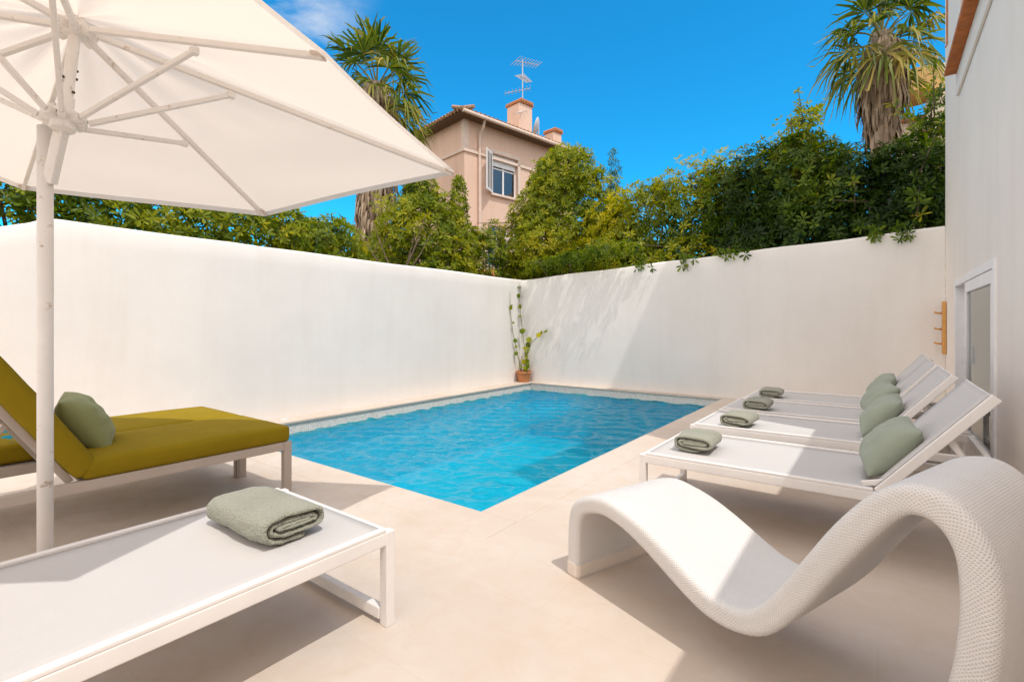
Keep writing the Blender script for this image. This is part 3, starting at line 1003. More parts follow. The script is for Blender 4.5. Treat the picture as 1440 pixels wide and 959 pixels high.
# ------------------------------------------------------------------ wavy wicker chaise
UP = [(-.020, .0), (-.022, .09), (-.020, .177), (-.010, .298), (.027, .369), (.115, .423), (.232, .452), (.34, .441), (.44, .418), (.53, .385), (.62, .345), (.72, .297), (.80, .266), (.88, .258), (.965, .293), (1.047, .395), (1.131, .53), (1.21, .655), (1.290, .758), (1.352, .812), (1.415, .834), (1.472, .827), (1.523, .787), (1.559, .725), (1.577, .655), (1.582, .544), (1.572, .41), (1.55, .28), (1.52, .14), (1.50, .0)]
LO = [(.066, .0), (.066, .09), (.066, .19), (.074, .275), (.100, .325), (.160, .352), (.236, .366), (.325, .356), (.405, .333), (.490, .299), (.575, .258), (.685, .205), (.785, .172), (.895, .172), (1.01, .218), (1.118, .345), (1.20, .475), (1.28, .598), (1.345, .692), (1.383, .735), (1.411, .749), (1.442, .745), (1.468, .722), (1.486, .685), (1.495, .635), (1.497, .542), (1.487, .42), (1.465, .295), (1.435, .15), (1.415, .0)]
AX = Vector((.937, -.349, 0)).normalized(); WD = Vector((.349, .937, 0)).normalized()
CO = Vector((-1.248, 2.152, 0)); CWD = 0.55


def catmull(P, sub=4):
    out = []
    P = [Vector((p[0], p[1])) for p in P]
    for i in range(len(P) - 1):
        p0, p1, p2, p3 = P[max(i - 1, 0)], P[i], P[i + 1], P[min(i + 2, len(P) - 1)]
        for k in range(sub):
            t = k / sub
            out.append(0.5 * ((2 * p1) + (-p0 + p2) * t + (2 * p0 - 5 * p1 + 4 * p2 - p3) * t * t + (-p0 + 3 * p1 - 3 * p2 + p3) * t ** 3))
    out.append(P[-1])
    return out


def chaise():
    root = empty('wicker_chaise', CO, 0, 'white woven wicker chaise bent in a wave, foreground deck', 'chaise longue')
    U, Lw = catmull(UP), catmull(LO)
    n = len(U)
    rr = 0.026
    sl = [0]
    for i in range(1, n): sl.append(sl[-1] + ((U[i] + Lw[i]) / 2 - (U[i - 1] + Lw[i - 1]) / 2).length)
    # cross-section loop (w across, t from lower 0 to upper 1) with rounded corners
    T = 0.086
    loop = []
    nw, nt = 14, 4
    for k in range(nw + 1): loop.append((rr + (CWD - 2 * rr) * k / nw, T))
    for k in range(1, 5): a_ = math.pi / 2 * k / 5; loop.append((CWD - rr + rr * math.sin(a_), T - rr + rr * math.cos(a_)))
    for k in range(nt + 1): loop.append((CWD, T - rr - (T - 2 * rr) * k / nt))
    for k in range(1, 5): a_ = math.pi / 2 * k / 5; loop.append((CWD - rr + rr * math.cos(a_), rr - rr * math.sin(a_)))
    for k in range(nw + 1): loop.append((CWD - rr - (CWD - 2 * rr) * k / nw, 0))
    for k in range(1, 5): a_ = math.pi / 2 * k / 5; loop.append((rr - rr * math.sin(a_), rr - rr * math.cos(a_)))
    for k in range(nt + 1): loop.append((0, rr + (T - 2 * rr) * k / nt))
    for k in range(1, 5): a_ = math.pi / 2 * k / 5; loop.append((rr - rr * math.cos(a_), T - rr + rr * math.sin(a_)))
    pl_ = [0]
    for k in range(1, len(loop) + 1):
        a_, b_ = loop[k - 1], loop[k % len(loop)]
        pl_.append(pl_[-1] + math.hypot(b_[0] - a_[0], b_[1] - a_[1]))
    P = []
    for i in range(n):
        row = []
        for w_, t_ in loop:
            q = Lw[i].lerp(U[i], t_ / T)
            p = AX * q.x + WD * w_ + Vector((0, 0, max(q.y, 0.0)))
            row.append(p)
        P.append(row)
    mb = MB()
    grid(mb, P, closed_v=True, uvs=lambda i, j: (sl[i], pl_[j]))
    m_ = len(loop)
    o = mb.build('woven_shell', MAT['wicker'], root, smooth=True)
    for i0, nm in ((0, 'base_cap'), (n - 1, 'base_cap')):
        c = MB()
        rows = []
        for z_ in (0.001, 0.012, 0.068):
            gi = 0.0 if z_ > 0.005 else -0.006
            row = []
            for w_, t_ in loop:
                q = Lw[i0].lerp(U[i0], t_ / T)
                cx = (Lw[i0].x + U[i0].x) / 2
                k_ = 1 + (0.004 + gi) / 0.045
                lean = (U[min(i0 + 6, n - 1)].x - U[i0].x if i0 == 0 else U[n - 7].x - U[i0].x) / max(1e-4, abs(U[6].y - U[0].y)) * z_
                row.append(AX * (cx + (q.x - cx) * k_ + lean * (0.6 if i0 else 0)) + WD * (CWD / 2 + (w_ - CWD / 2) * (1 + (0.004 + gi) / 0.28)) + Vector((0, 0, z_)))
            rows.append(row)
        grid(c, rows, closed_v=True)
        c.f.append(tuple(range(m_))); c.uv.append(None)
        c.f.append(tuple(2 * m_ + k for k in range(m_))); c.uv.append(None)
        c.build(nm, MAT['under'], root, smooth=False)
    return root


chaise()


# ------------------------------------------------------------------ vegetation
def vnoise(p, f, seed):
    r = np.random.default_rng(seed)
    out = np.zeros(len(p))
    for _ in range(5):
        k = r.normal(size=3); k /= np.linalg.norm(k); k *= f * r.uniform(0.7, 1.5)
        out += np.sin(p @ k + r.uniform(0, 6.3))
    return out / 5 * 1.6


def frame_of(n):
    ref = np.where(np.abs(n[:, 2:3]) > 0.9, np.array([[1.0, 0, 0]]), np.array([[0, 0, 1.0]]))
    e1 = np.cross(n, ref); e1 /= np.linalg.norm(e1, axis=1, keepdims=True)
    return e1, np.cross(n, e1)


def from_arrays(name, V, nper, F, tone, mat, parent):
    """V (N,nper,3); F list of faces inside one unit"""
    N = len(V)
    me = bpy.data.meshes.new(name)
    me.vertices.add(N * nper); me.vertices.foreach_set('co', V.reshape(-1).astype(np.float32))
    nf = len(F)
    li = np.concatenate([np.array(f) for f in F])
    lt = np.array([len(f) for f in F])
    allv = (li[None, :] + (np.arange(N) * nper)[:, None]).reshape(-1)
    me.loops.add(len(allv)); me.loops.foreach_set('vertex_index', allv.astype(np.int32))
    tot = np.tile(lt, N)
    st = np.concatenate([[0], np.cumsum(tot)[:-1]])
    me.polygons.add(N * nf)
    me.polygons.foreach_set('loop_start', st.astype(np.int32)); me.polygons.foreach_set('loop_total', tot.astype(np.int32))
    me.update(calc_edges=True)
    a_ = me.attributes.new('tone', 'FLOAT', 'FACE')
    a_.data.foreach_set('value', np.repeat(tone, nf).astype(np.float32))
    me.materials.append(mat)
    o = bpy.data.objects.new(name, me); COL.objects.link(o)
    if parent: o.parent = parent
    return o


def rosettes(name, pts, nrm, tone, mat, parent, rng, leaf=0.10, k=8, wid=0.34, spread=(45, 88), stem=0.05):
    n = nrm / np.linalg.norm(nrm, axis=1, keepdims=True)
    e1, e2 = frame_of(n)
    R = len(pts)
    sz = leaf * 1.15 * rng.uniform(0.7, 1.25, R)
    phi0 = rng.uniform(0, 6.3, R)
    units, tones = [], []
    for j in range(k):
        ph = phi0 + j * 2.399 + rng.normal(0, 0.2, R)
        th = np.radians(spread[0] + (spread[1] - spread[0]) * (1 - j / k) + rng.normal(0, 9, R))
        d_ = np.cos(th)[:, None] * n + np.sin(th)[:, None] * (np.cos(ph)[:, None] * e1 + np.sin(ph)[:, None] * e2)
        sd = np.cross(n, d_); sd /= np.linalg.norm(sd, axis=1, keepdims=True) + 1e-9
        up = np.cross(d_, sd)
        L = (sz * rng.uniform(0.75, 1.15, R))[:, None]
        w = L * wid / 2
        b = pts - n * stem * (j / k)[..., None] if False else pts - n * (stem * j / k)
        dr = rng.uniform(0.0, 0.22, R)[:, None]
        fold = rng.uniform(0.05, 0.35, R)[:, None]
        q = np.stack([b + d_ * L * 0.06,
                      b + d_ * L * 0.42 + sd * w * 0.75 + up * w * fold - up * L * dr * 0.25,
                      b + d_ * L * 0.75 + sd * w + up * w * fold - up * L * dr * 0.6,
                      b + d_ * L - up * L * dr,
                      b + d_ * L * 0.75 - sd * w + up * w * fold - up * L * dr * 0.6,
                      b + d_ * L * 0.42 - sd * w * 0.75 + up * w * fold - up * L * dr * 0.25], 1)
        units.append(q)
        tones.append(np.clip(tone + rng.normal(0, 0.10, R) + 0.12 * (j / k - 0.3), 0, 1))
    V = np.concatenate(units); t = np.concatenate(tones)
    return from_arrays(name, V, 6, [(0, 1, 2, 3), (0, 3, 4, 5)], t, mat, parent)


def crown_points(ells, n, rng, seed, depth=0.35, bumpy=0.22):
    ells = [(np.array(c, float), np.array(r, float)) for c, r in ells]
    A = np.array([(r[0] * r[1] + r[1] * r[2] + r[0] * r[2]) for c, r in ells]); A /= A.sum()
    which = rng.choice(len(ells), n * 4, p=A)
    d_ = rng.normal(size=(n * 4, 3)); d_ /= np.linalg.norm(d_, axis=1, keepdims=True)
    C_ = np.stack([ells[i][0] for i in which]); R_ = np.stack([ells[i][1] for i in which])
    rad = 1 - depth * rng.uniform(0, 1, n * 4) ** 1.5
    p = C_ + d_ * R_ * rad[:, None]
    bn = vnoise(p, 3.3, seed)
    p = C_ + d_ * R_ * (rad * (1 + bumpy * bn))[:, None]
    keep = np.ones(len(p), bool)
    for i, (c, r) in enumerate(ells):
        ins = (((p - c) / r) ** 2).sum(1) < 0.42
        keep &= ~(ins & (which != i))
    nrm = d_ / R_; nrm /= np.linalg.norm(nrm, axis=1, keepdims=True)
    p, nrm, bn, rad = p[keep][:n], nrm[keep][:n], bn[keep][:n], rad[keep][:n]
    return p, nrm, bn, rad


def shrub(name, base, ells, n, mat, label, cat, seed, leaf=0.1, k=8, trunks=3, depth=0.4, bumpy=0.22, tone0=0.45, wid=0.27, group=None, trunk_r=0.04, sprigs=0, tone_amp=0.22):
    rng = np.random.default_rng(seed)
    base = Vector(base)
    root = empty(name, base, 0, label, cat, group)
    L = [((c[0], c[1], c[2]), r) for c, r in ells]
    n = int(n * 1.35)
    p, nr, bn, rad = crown_points(L, n, rng, seed, depth, bumpy)
    p[:, 2] = np.maximum(p[:, 2], 0.1)
    if sprigs:
        idx = rng.choice(len(p), sprigs, replace=False)
        ext = []; en = []
        for i in idx:
            up = nr[i] * 0.6 + np.array([0, 0, 0.7]) + rng.normal(0, 0.25, 3); up /= np.linalg.norm(up)
            ln = rng.uniform(0.25, 0.6)
            for q in np.linspace(0.2, 1, 5):
                ext.append(p[i] + up * ln * q + rng.normal(0, 0.03, 3)); en.append(up + rng.normal(0, 0.35, 3))
            tw = MB(); tw.tube([p[i] - up * 0.3, p[i] + up * ln], [0.012, 0.005], 5); tw.build('twig', MAT['bark'], root)
        p = np.concatenate([p, ext]); nr = np.concatenate([nr, en]); bn = np.concatenate([bn, np.full(len(ext), 0.3)]); rad = np.concatenate([rad, np.full(len(ext), 1.0)])
    axis_ = nr + rng.normal(0, 0.34, nr.shape) + np.array([0, 0, 0.35])
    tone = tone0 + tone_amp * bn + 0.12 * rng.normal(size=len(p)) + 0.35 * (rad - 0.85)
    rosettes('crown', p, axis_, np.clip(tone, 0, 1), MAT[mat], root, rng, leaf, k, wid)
    tr = MB()
    cs = [c for c, r in ells]
    for i in range(trunks):
        c = cs[i % len(cs)]; rr = ells[i % len(cs)][1]
        b = Vector((rng.normal(0, 0.12) + c[0] * 0.45, rng.normal(0, 0.12) + c[1] * 0.45, 0))
        mid = Vector((c[0] * 0.75 + rng.normal(0, 0.1), c[1] * 0.75 + rng.normal(0, 0.1), c[2] * 0.6))
        tip_ = Vector((c[0] + rng.normal(0, 0.2), c[1] + rng.normal(0, 0.2), c[2] + rr[2] * 0.6))
        tr.tube([b, mid, tip_], [trunk_r, trunk_r * 0.75, trunk_r * 0.25], 7)
        for _ in range(4):
            q = mid.lerp(tip_, rng.uniform(0, 0.9))
            e_ = q + Vector((rng.normal(0, 0.5) * rr[0], rng.normal(0, 0.5) * rr[1], rng.uniform(0.1, 0.6) * rr[2]))
            tr.tube([q, (q + e_) / 2 + Vector((0, 0, 0.05)), e_], [trunk_r * 0.4, trunk_r * 0.28, trunk_r * 0.12], 5)
    tr.build('trunk', MAT['bark'], root)
    return root


def hedge_ells(pts):
    return [((x, y, z), (rx, ry, rz)) for x, y, z, rx, ry, rz in pts]


# hedge behind the sunlit wall
hy = np.arange(-1.2, 5.0, 0.75)
E1 = [((rnd.uniform(-0.1, 0.1) - 0.1, y - 2.0, 2.45 + rnd.uniform(-0.12, 0.12)), (0.75, 0.72, 0.80 + rnd.uniform(-0.08, 0.12))) for y in hy]
E1 += [((-0.1, y - 2.0, 1.5), (0.7, 0.7, 0.9)) for y in hy[::2]]
shrub('hedge', (-7.55, 2.0, 0), E1, 5200, 'leaf_mid', 'clipped green hedge with whorled leaves behind the sunlit wall under the parasol edge', 'hedge', 11, 0.105, 8, 8, 0.4, 0.2, 0.5)
b = at(437, 9.0)
shrub('bush', b, [((0, 0, 2.5), (0.65, 0.65, 0.72)), ((0.35, 0.3, 2.2), (0.5, 0.5, 0.6)), ((-0.4, -0.3, 2.3), (0.5, 0.5, 0.6)), ((0, 0, 1.3), (0.6, 0.6, 0.9))], 1100, 'leaf_lit', 'small yellow green bush left of the shaggy palm trunk', 'bush', 12, 0.09, 8, 3, 0.4, 0.25, 0.66)
b = at(600, 11.6)
ux = Vector((CS, SN, 0)); uy = Vector((-SN, CS, 0))


def local(l):
    out = []
    for (a_, b_, c), r in l:
        q = ux * a_ + uy * b_
        out.append(((q.x, q.y, c), r))
    return out


shrub('tree', b, local([((0, 0, 3.3), (1.15, 1.1, 1.35)), ((-0.55, 0.1, 2.9), (0.85, 0.9, 1.1)), ((0.55, -0.1, 2.9), (0.85, 0.9, 1.15)), ((0.1, -0.4, 2.3), (1.1, 0.8, 0.8)), ((-0.2, 0, 4.2), (0.6, 0.6, 0.75)), ((0.75, 0.1, 4.15), (0.22, 0.22, 0.75)), ((0, 0, 1.3), (0.9, 0.9, 0.9))]),
      2500, 'leaf_mid', 'bushy green tree in front of the pink house, beside the palm trunk', 'tree', 13, 0.11, 8, 5, 0.42, 0.24, 0.55, sprigs=26)
b = at(796, 12.4)
shrub('tree', b, local([((0, 0, 3.75), (1.5, 1.3, 1.5)), ((-0.6, -0.1, 3.1), (1.2, 1.1, 1.2)), ((0.7, -0.1, 3.2), (1.2, 1.1, 1.3)), ((-0.05, 0, 4.95), (0.95, 0.9, 0.85)), ((0.1, -0.5, 2.5), (1.5, 0.8, 0.8)), ((-1.1, 0, 2.6), (0.6, 0.6, 0.6))]),
      3900, 'leaf_mid', 'large round green tree right of the pink house window', 'tree', 14, 0.115, 8, 6, 0.42, 0.22, 0.56, sprigs=30, trunk_r=0.06)
b = at(672, 11.9)
shrub('bush', b, local([((0, 0, 2.7), (0.8, 0.6, 0.85)), ((-0.5, 0.2, 2.4), (0.5, 0.5, 0.7)), ((0.35, 0, 3.1), (0.4, 0.4, 0.6)), ((0, 0, 1.3), (0.7, 0.6, 0.9))]), 900, 'leaf_dark', 'low dark bush over the wall corner between two trees', 'bush', 15, 0.09, 8, 3, 0.4, 0.2, 0.55)
# hedge behind the shaded wall: one hedge, its sun and shade put into two leaf colours
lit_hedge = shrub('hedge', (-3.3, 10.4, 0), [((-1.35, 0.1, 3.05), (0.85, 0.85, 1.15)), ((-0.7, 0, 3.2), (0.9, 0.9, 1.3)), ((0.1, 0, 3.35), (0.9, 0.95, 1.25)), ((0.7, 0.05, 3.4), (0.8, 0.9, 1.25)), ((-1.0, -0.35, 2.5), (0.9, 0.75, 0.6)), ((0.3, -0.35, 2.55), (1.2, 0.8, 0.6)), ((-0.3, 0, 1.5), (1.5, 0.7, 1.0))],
      3100, 'leaf_lit', 'hedge coloured sunlit yellow green in the middle of the end wall', 'hedge', 16, 0.105, 8, 7, 0.42, 0.22, 0.42, sprigs=24, tone_amp=0.3)
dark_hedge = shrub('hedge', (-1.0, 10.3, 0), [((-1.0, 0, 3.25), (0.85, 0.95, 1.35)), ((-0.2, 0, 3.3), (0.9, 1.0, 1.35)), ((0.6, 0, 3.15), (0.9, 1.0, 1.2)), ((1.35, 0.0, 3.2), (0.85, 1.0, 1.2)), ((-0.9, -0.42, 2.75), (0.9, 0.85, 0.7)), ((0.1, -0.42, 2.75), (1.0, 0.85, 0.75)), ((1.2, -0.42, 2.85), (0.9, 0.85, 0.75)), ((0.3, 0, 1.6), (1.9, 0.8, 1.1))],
      5600, 'leaf_dark', 'dense hedge coloured shade dark green overhanging the shaded end wall next to the house', 'hedge', 17, 0.115, 8, 8, 0.42, 0.2, 0.36, sprigs=16, tone_amp=0.32)


def hanging_sprig(root, x, z, seed, drop=0.14):
    # a twig that has grown over the wall top and hangs down its face
    r = np.random.default_rng(seed)
    o_ = np.array(root.location)
    p_ = np.array([[x, 9.38, z + 0.16], [x + 0.01, 9.2, z + 0.15], [x + 0.02, 9.03, z + 0.06], [x + 0.03, 9.0, z - drop * 0.5]]) - o_
    m_ = MB(); m_.tube([tuple(q) for q in p_], [0.010, 0.009, 0.007, 0.004], 5)
    tw = m_.build('hanging_twig', MAT['bark'], root)
    pts = [p_[2] + r.normal(0, 0.05, 3) * [1.4, 0.3, 0.6] for _ in range(3)] + [p_[3] + r.normal(0, 0.06, 3) * [1.4, 0.3, 0.8] for _ in range(4)]
    pts = np.array(pts); pts[:, 1] = np.minimum(pts[:, 1], 9.02 - o_[1])
    n_ = np.array([[r.normal(0, 0.4), -0.9, r.normal(-0.2, 0.4)] for _ in pts])
    rosettes('leaves', pts, n_, r.uniform(0.3, 0.7, len(pts)), MAT['leaf_dark'], tw, r, 0.095, 7, 0.28)


hanging_sprig(dark_hedge, 0.29, 2.60, 1); hanging_sprig(dark_hedge, -0.05, 2.60, 2, 0.06); hanging_sprig(dark_hedge, -2.1, 2.49, 3, 0.05)
hanging_sprig(lit_hedge, -2.85, 2.44, 4); hanging_sprig(lit_hedge, -3.6, 2.41, 5, 0.03)
shrub('bush', (-5.45, 9.75, 0), [((0.0, -0.25, 2.62), (0.85, 0.66, 0.34)), ((0.75, -0.2, 2.75), (0.6, 0.66, 0.4)), ((-0.55, -0.18, 2.6), (0.6, 0.64, 0.3)), ((0.1, 0.1, 1.7), (0.8, 0.4, 0.7)), ((-0.45, -0.78, 2.60), (0.5, 0.30, 0.16)), ((0.3, -0.80, 2.66), (0.55, 0.32, 0.18)), ((1.0, -0.80, 2.74), (0.5, 0.32, 0.2)), ((1.5, -0.78, 2.78), (0.4, 0.30, 0.18))],
      600, 'leaf_mid', 'low leafy bush leaning over the end wall beside the corner, dappling it with shade', 'bush', 25, 0.085, 7, 4, 0.5, 0.3, 0.45)
b = at(1128, 9.0)
shrub('bush', b, [((0, 0, 4.55), (0.42, 0.42, 0.62)), ((0.05, 0, 5.0), (0.26, 0.26, 0.36)), ((-0.35, -0.1, 4.2), (0.42, 0.4, 0.4)), ((0.1, 0, 3.4), (0.5, 0.5, 0.9))], 420, 'leaf_mid', 'loose tall sapling rising above the dark hedge', 'bush', 18, 0.085, 6, 4, 0.75, 0.3, 0.55, sprigs=22, wid=0.4)
b = at(1312, 7.95)
shrub('bush', b, local([((0, 0, 4.55), (0.30, 0.4, 0.35)), ((0.12, 0.0, 4.95), (0.22, 0.3, 0.35)), ((0, 0, 3.6), (0.3, 0.4, 0.7))]), 110, 'leaf_dark', 'thin leafy shrub against the house corner, above the hedge', 'bush', 19, 0.11, 7, 3, 0.8, 0.3, 0.55, sprigs=10, wid=0.26)
b = at(863, 15.5)
shrub('cypress', b, [((0, 0, 5.0), (0.28, 0.28, 1.75)), ((0.05, 0, 3.2), (0.4, 0.4, 1.6))], 520, 'leaf_dark', 'slim dark cypress tip behind the large round tree', 'tree', 21, 0.10, 7, 1, 0.5, 0.2, 0.35, wid=0.2)
b = at(560, 13.0)
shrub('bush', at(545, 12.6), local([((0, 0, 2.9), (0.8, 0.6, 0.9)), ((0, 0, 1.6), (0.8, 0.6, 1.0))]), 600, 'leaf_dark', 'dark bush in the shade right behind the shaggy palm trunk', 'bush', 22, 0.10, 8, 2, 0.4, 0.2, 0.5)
# a few dry twigs beside the palm trunk
dt = MB()
o0 = at(560, 9.6, 2.0)
for dx_, dz_ in ((0.55, 1.45), (0.75, 1.25), (0.35, 1.1), (-0.6, 1.6), (-0.9, 1.3)):
    e_ = o0 + ux * dx_ + Vector((0, 0, dz_)); m_ = o0.lerp(e_, 0.55) + Vector((0, 0, -0.07))
    dt.tube([o0, m_, e_], [0.018, 0.012, 0.004], 5)
    dt.tube([m_, m_ + ux * 0.18 + Vector((0, 0, 0.34))], [0.008, 0.003], 4)
dt.tube([o0 - Vector((0, 0, 2.0)), o0], [0.03, 0.018], 6)
tag(dt.build('dry_shrub', MAT['bark']), 'bare dry shrub twigs in front of the palm trunk', 'shrub')


def fan(rng, origin, direction, pet, R, droop, roll, segs=24, old=0.0):
    """units of one fan leaf: narrow folded blades around the petiole end; returns array (n,6,3), tone"""
    d_ = np.array(direction, float); d_ /= np.linalg.norm(d_)
    side = np.cross(d_, [0, 0, 1.0]);
    if np.linalg.norm(side) < 1e-3: side = np.array([1.0, 0, 0])
    side /= np.linalg.norm(side); up = np.cross(side, d_)
    cr, sr = math.cos(roll), math.sin(roll)
    side, up = side * cr + up * sr, up * cr - side * sr
    c = np.array(origin) + d_ * pet + np.array([0, 0, -1.0]) * pet * droop * 0.35
    U, T = [], []
    d2 = d_ + np.array([0, 0, -1.0]) * droop * 0.8; d2 /= np.linalg.norm(d2)
    u2 = np.cross(side, d2)
    for k in range(segs):
        a_ = math.radians(-118 + 236 * (k + 0.5) / segs)
        l_ = R * (0.72 + 0.28 * math.cos(a_ * 0.75)) * rng.uniform(0.78, 1.1)
        v = d2 * math.cos(a_) + side * math.sin(a_)
        v = v + u2 * (0.20 * abs(math.sin(a_))) + rng.normal(0, 0.085, 3); v /= np.linalg.norm(v)
        t = np.cross(v, u2); t /= np.linalg.norm(t) + 1e-9
        w = R * 0.058
        g_ = np.array([0, 0, -1.0])
        p1 = c + v * l_ * 0.42 + g_ * l_ * 0.03 * droop
        p2 = c + v * l_ * 0.76 + g_ * l_ * (0.08 + 0.26 * rng.uniform(0.2, 1.6)) * (0.35 + droop)
        p3 = c + v * l_ * 0.97 + g_ * l_ * (0.22 + 0.50 * rng.uniform(0.2, 1.6)) * (0.35 + droop)
        fo = u2 * w * 0.35 * (1 if k % 2 else -1)
        U.append([c, p1 + t * w * 0.5 + fo, p2 + t * w * 0.38, p3, p2 - t * w * 0.38, p1 - t * w * 0.5 - fo]); T.append(np.clip(rng.normal(0.50, 0.2) + old * 0.45, 0, 1))
    return np.array(U), np.array(T), c


def palm(base, ztop, label, R, pet, n, seed, trunk_r, skirt, rt=None, shag=True, lean=(0, 0)):
    rng = np.random.default_rng(seed)
    root = empty('palm_tree', base, 0, label, 'palm tree')
    tr = MB(); pts = []; rs = []
    for i in range(40):
        q = i / 39
        pts.append((lean[0] * q * q + rng.normal(0, 0.01), lean[1] * q * q, ztop * q)); rs.append(trunk_r * (1 - 0.12 * q) * (1 + (0.06 if i % 2 else -0.03)))
    tr.tube(pts, rs, 18)
    tr.build('trunk', MAT['palmbark'], root)
    top_ = np.array([lean[0], lean[1], ztop])
    Us, Ts = [], []; pm = MB()
    for i in range(n):
        az = i * 2.39996 + rng.normal(0, 0.15)
        el = math.radians(80 - 112 * (i / (n - 1)) ** 0.9 + rng.normal(0, 5))
        d_ = np.array([math.cos(az) * math.cos(el), math.sin(az) * math.cos(el), math.sin(el)])
        dr = max(0.05, 0.75 * (i / n) + rng.normal(0, 0.08))
        old = max(0.0, (i / n - 0.55)) * 1.4 + (0.35 if rng.uniform() < 0.12 else 0)
        U, T, c = fan(rng, top_ + np.array([0, 0, 0.1 - 0.5 * i / n]), d_, pet * rng.uniform(0.8, 1.15), R * rng.uniform(0.85, 1.1), dr, rng.normal(0, 0.5), 24, old)
        Us.append(U); Ts.append(T)
        o_ = top_ + np.array([0, 0, 0.05 - 0.5 * i / n])
        mid = (o_ + c) / 2 + np.array([0, 0, 0.05])
        pm.tube([o_, mid, c], [0.03, 0.02, 0.014], 5)
    from_arrays('crown', np.concatenate(Us), 6, [(0, 1, 5), (1, 2, 4, 5), (2, 3, 4)], np.concatenate(Ts), MAT['palm'], root)
    pm.build('petioles', MAT['petal'], root)
    # hanging dead fronds
    Us, Ts = [], []
    for zlo, zhi, rad, cnt, ln in skirt:
        for k in range(cnt):
            az = rng.uniform(0, 6.283); z = rng.uniform(zlo, zhi)
            o_ = np.array([lean[0] + math.cos(az) * rad * 0.75, lean[1] + math.sin(az) * rad * 0.75, z])
            l_ = ln * rng.uniform(0.6, 1.2)
            dd = np.array([math.cos(az) * rng.uniform(0.05, 0.35), math.sin(az) * rng.uniform(0.05, 0.35), -1.0]); dd /= np.linalg.norm(dd)
            t = np.cross(dd, [math.cos(az), math.sin(az), 0]); t /= np.linalg.norm(t)
            w = rng.uniform(0.02, 0.07)
            out = np.array([math.cos(az), math.sin(az), 0]) * rad * 0.35
            Us.append([o_, o_ + dd * l_ * 0.3 + out + t * w, o_ + dd * l_ * 0.75 + out * 0.8 + t * w * 0.8, o_ + dd * l_, o_ + dd * l_ * 0.75 + out * 0.8 - t * w * 0.8, o_ + dd * l_ * 0.3 + out - t * w]); Ts.append(np.clip(rng.normal(0.5, 0.25), 0, 1))
    from_arrays('dead_fronds', np.array(Us), 6, [(0, 1, 5), (1, 2, 4, 5), (2, 3, 4)], np.array(Ts), MAT['dead'], root)
    return root


b = at(516, 14.0); zt1 = hz(122, 14.0)
palm(b, zt1, 'fan palm with shaggy trunk behind the parasol tip', 1.08, 0.95, 28, 41, 0.42, [(2.0, zt1 - 0.3, 0.48, 900, 0.7), (zt1 - 0.9, zt1, 0.4, 200, 0.8)], lean=tuple((ux * 0.28)[:2]))
b = at(1237, 13.0); zt2 = hz(48, 13.0)
palm(b, zt2, 'fan palm with a skirt of hanging dead fronds above the dark hedge', 1.0, 0.85, 27, 42, 0.26, [(zt2 - 1.5, zt2 - 0.1, 0.36, 640, 0.95), (zt2 - 2.6, zt2 - 1.2, 0.30, 260, 0.8)], lean=tuple((ux * 0.06)[:2]))


# ------------------------------------------------------------------ pink house beyond the wall
hc = at(653, 17.0)
adir = (ux * 0.736 + uy * 0.677).normalized(); bdir = (ux * -0.677 + uy * 0.736).normalized()
ph = empty('pink_house', hc, math.atan2(adir.y, adir.x), 'salmon pink house with tiled roof and white shuttered window', 'house')
# local x along adir, local y along bdir
LA, LB, ZE = 5.9, 3.9, 8.42
WN = (1.26, 2.52, 6.06, 7.52); WN2 = (1.05, 2.1, 3.4, 4.9)
m = MB()
wall_with_holes(m, 0, LA, -0.05, ZE, [WN, WN2], lambda u, z, dd: (u, dd, z), 0.22)
m.add([(0, 0, -.05), (0, LB, -.05), (0, LB, ZE), (0, 0, ZE)], [(0, 1, 2, 3)])
m.add([(LA, 0, -.05), (LA, LB, -.05), (LA, LB, ZE), (LA, 0, ZE)], [(0, 1, 2, 3)])
m.add([(0, LB, -.05), (LA, LB, -.05), (LA, LB, ZE), (0, LB, ZE)], [(0, 1, 2, 3)])
m.build('wall', MAT['pink'], ph, fixn=False)
for zz, hh, pr in ((7.30, 0.10, 0.05), (4.45, 0.12, 0.05)):
    m = MB()
    m.span((-pr, -pr, zz), (LA, -0.002, zz + hh)); m.span((-pr, -0.001, zz), (-0.002, LB, zz + hh))
    m.build('string_course', MAT['pinktrim'], ph)
m = MB(); m.span((-0.03, -0.03, ZE - 1.1), (0.16, -0.002, ZE - 0.01)); m.span((-0.03, -0.001, ZE - 1.1), (-0.002, 0.16, ZE - 0.01)); m.build('corner_quoin', MAT['pinktrim'], ph)
ov = 0.42
m = MB(); m.span((-ov + 0.03, -ov + 0.03, ZE), (LA + ov, LB + ov, ZE + 0.05)); m.build('eave_board', MAT['bark'], ph)
m = MB()
zr, rx = ZE + 1.0, 1.9
q = [(-ov, -ov, ZE + 0.055), (LA + ov, -ov, ZE + 0.055), (LA + ov, LB + ov, ZE + 0.055), (-ov, LB + ov, ZE + 0.055), (rx, LB / 2, zr), (LA - rx, LB / 2, zr)]
m.add(q, [(0, 1, 5, 4), (1, 2, 5), (2, 3, 4, 5), (3, 0, 4)])
rf = m.build('roof', MAT['rooftile'], ph)
m = MB()
k = 0
x_ = -ov
while x_ < LA + ov:
    m.tube([(x_, -ov - 0.05, ZE + 0.085), (x_, -ov + 0.5, ZE + 0.30)], 0.07, 8); x_ += 0.19
y_ = -ov
while y_ < LB + ov:
    m.tube([(-ov - 0.05, y_, ZE + 0.085), (-ov + 0.5, y_, ZE + 0.30)], 0.07, 8); y_ += 0.19
for i in range(10):
    t0, t1 = i / 10, (i + 1.15) / 10
    a_ = Vector(q[0]).lerp(Vector(q[4]), t0); b_ = Vector(q[0]).lerp(Vector(q[4]), min(1, t1)); m.tube([a_ + Vector((0, 0, .04)), b_ + Vector((0, 0, .06))], 0.09, 8)
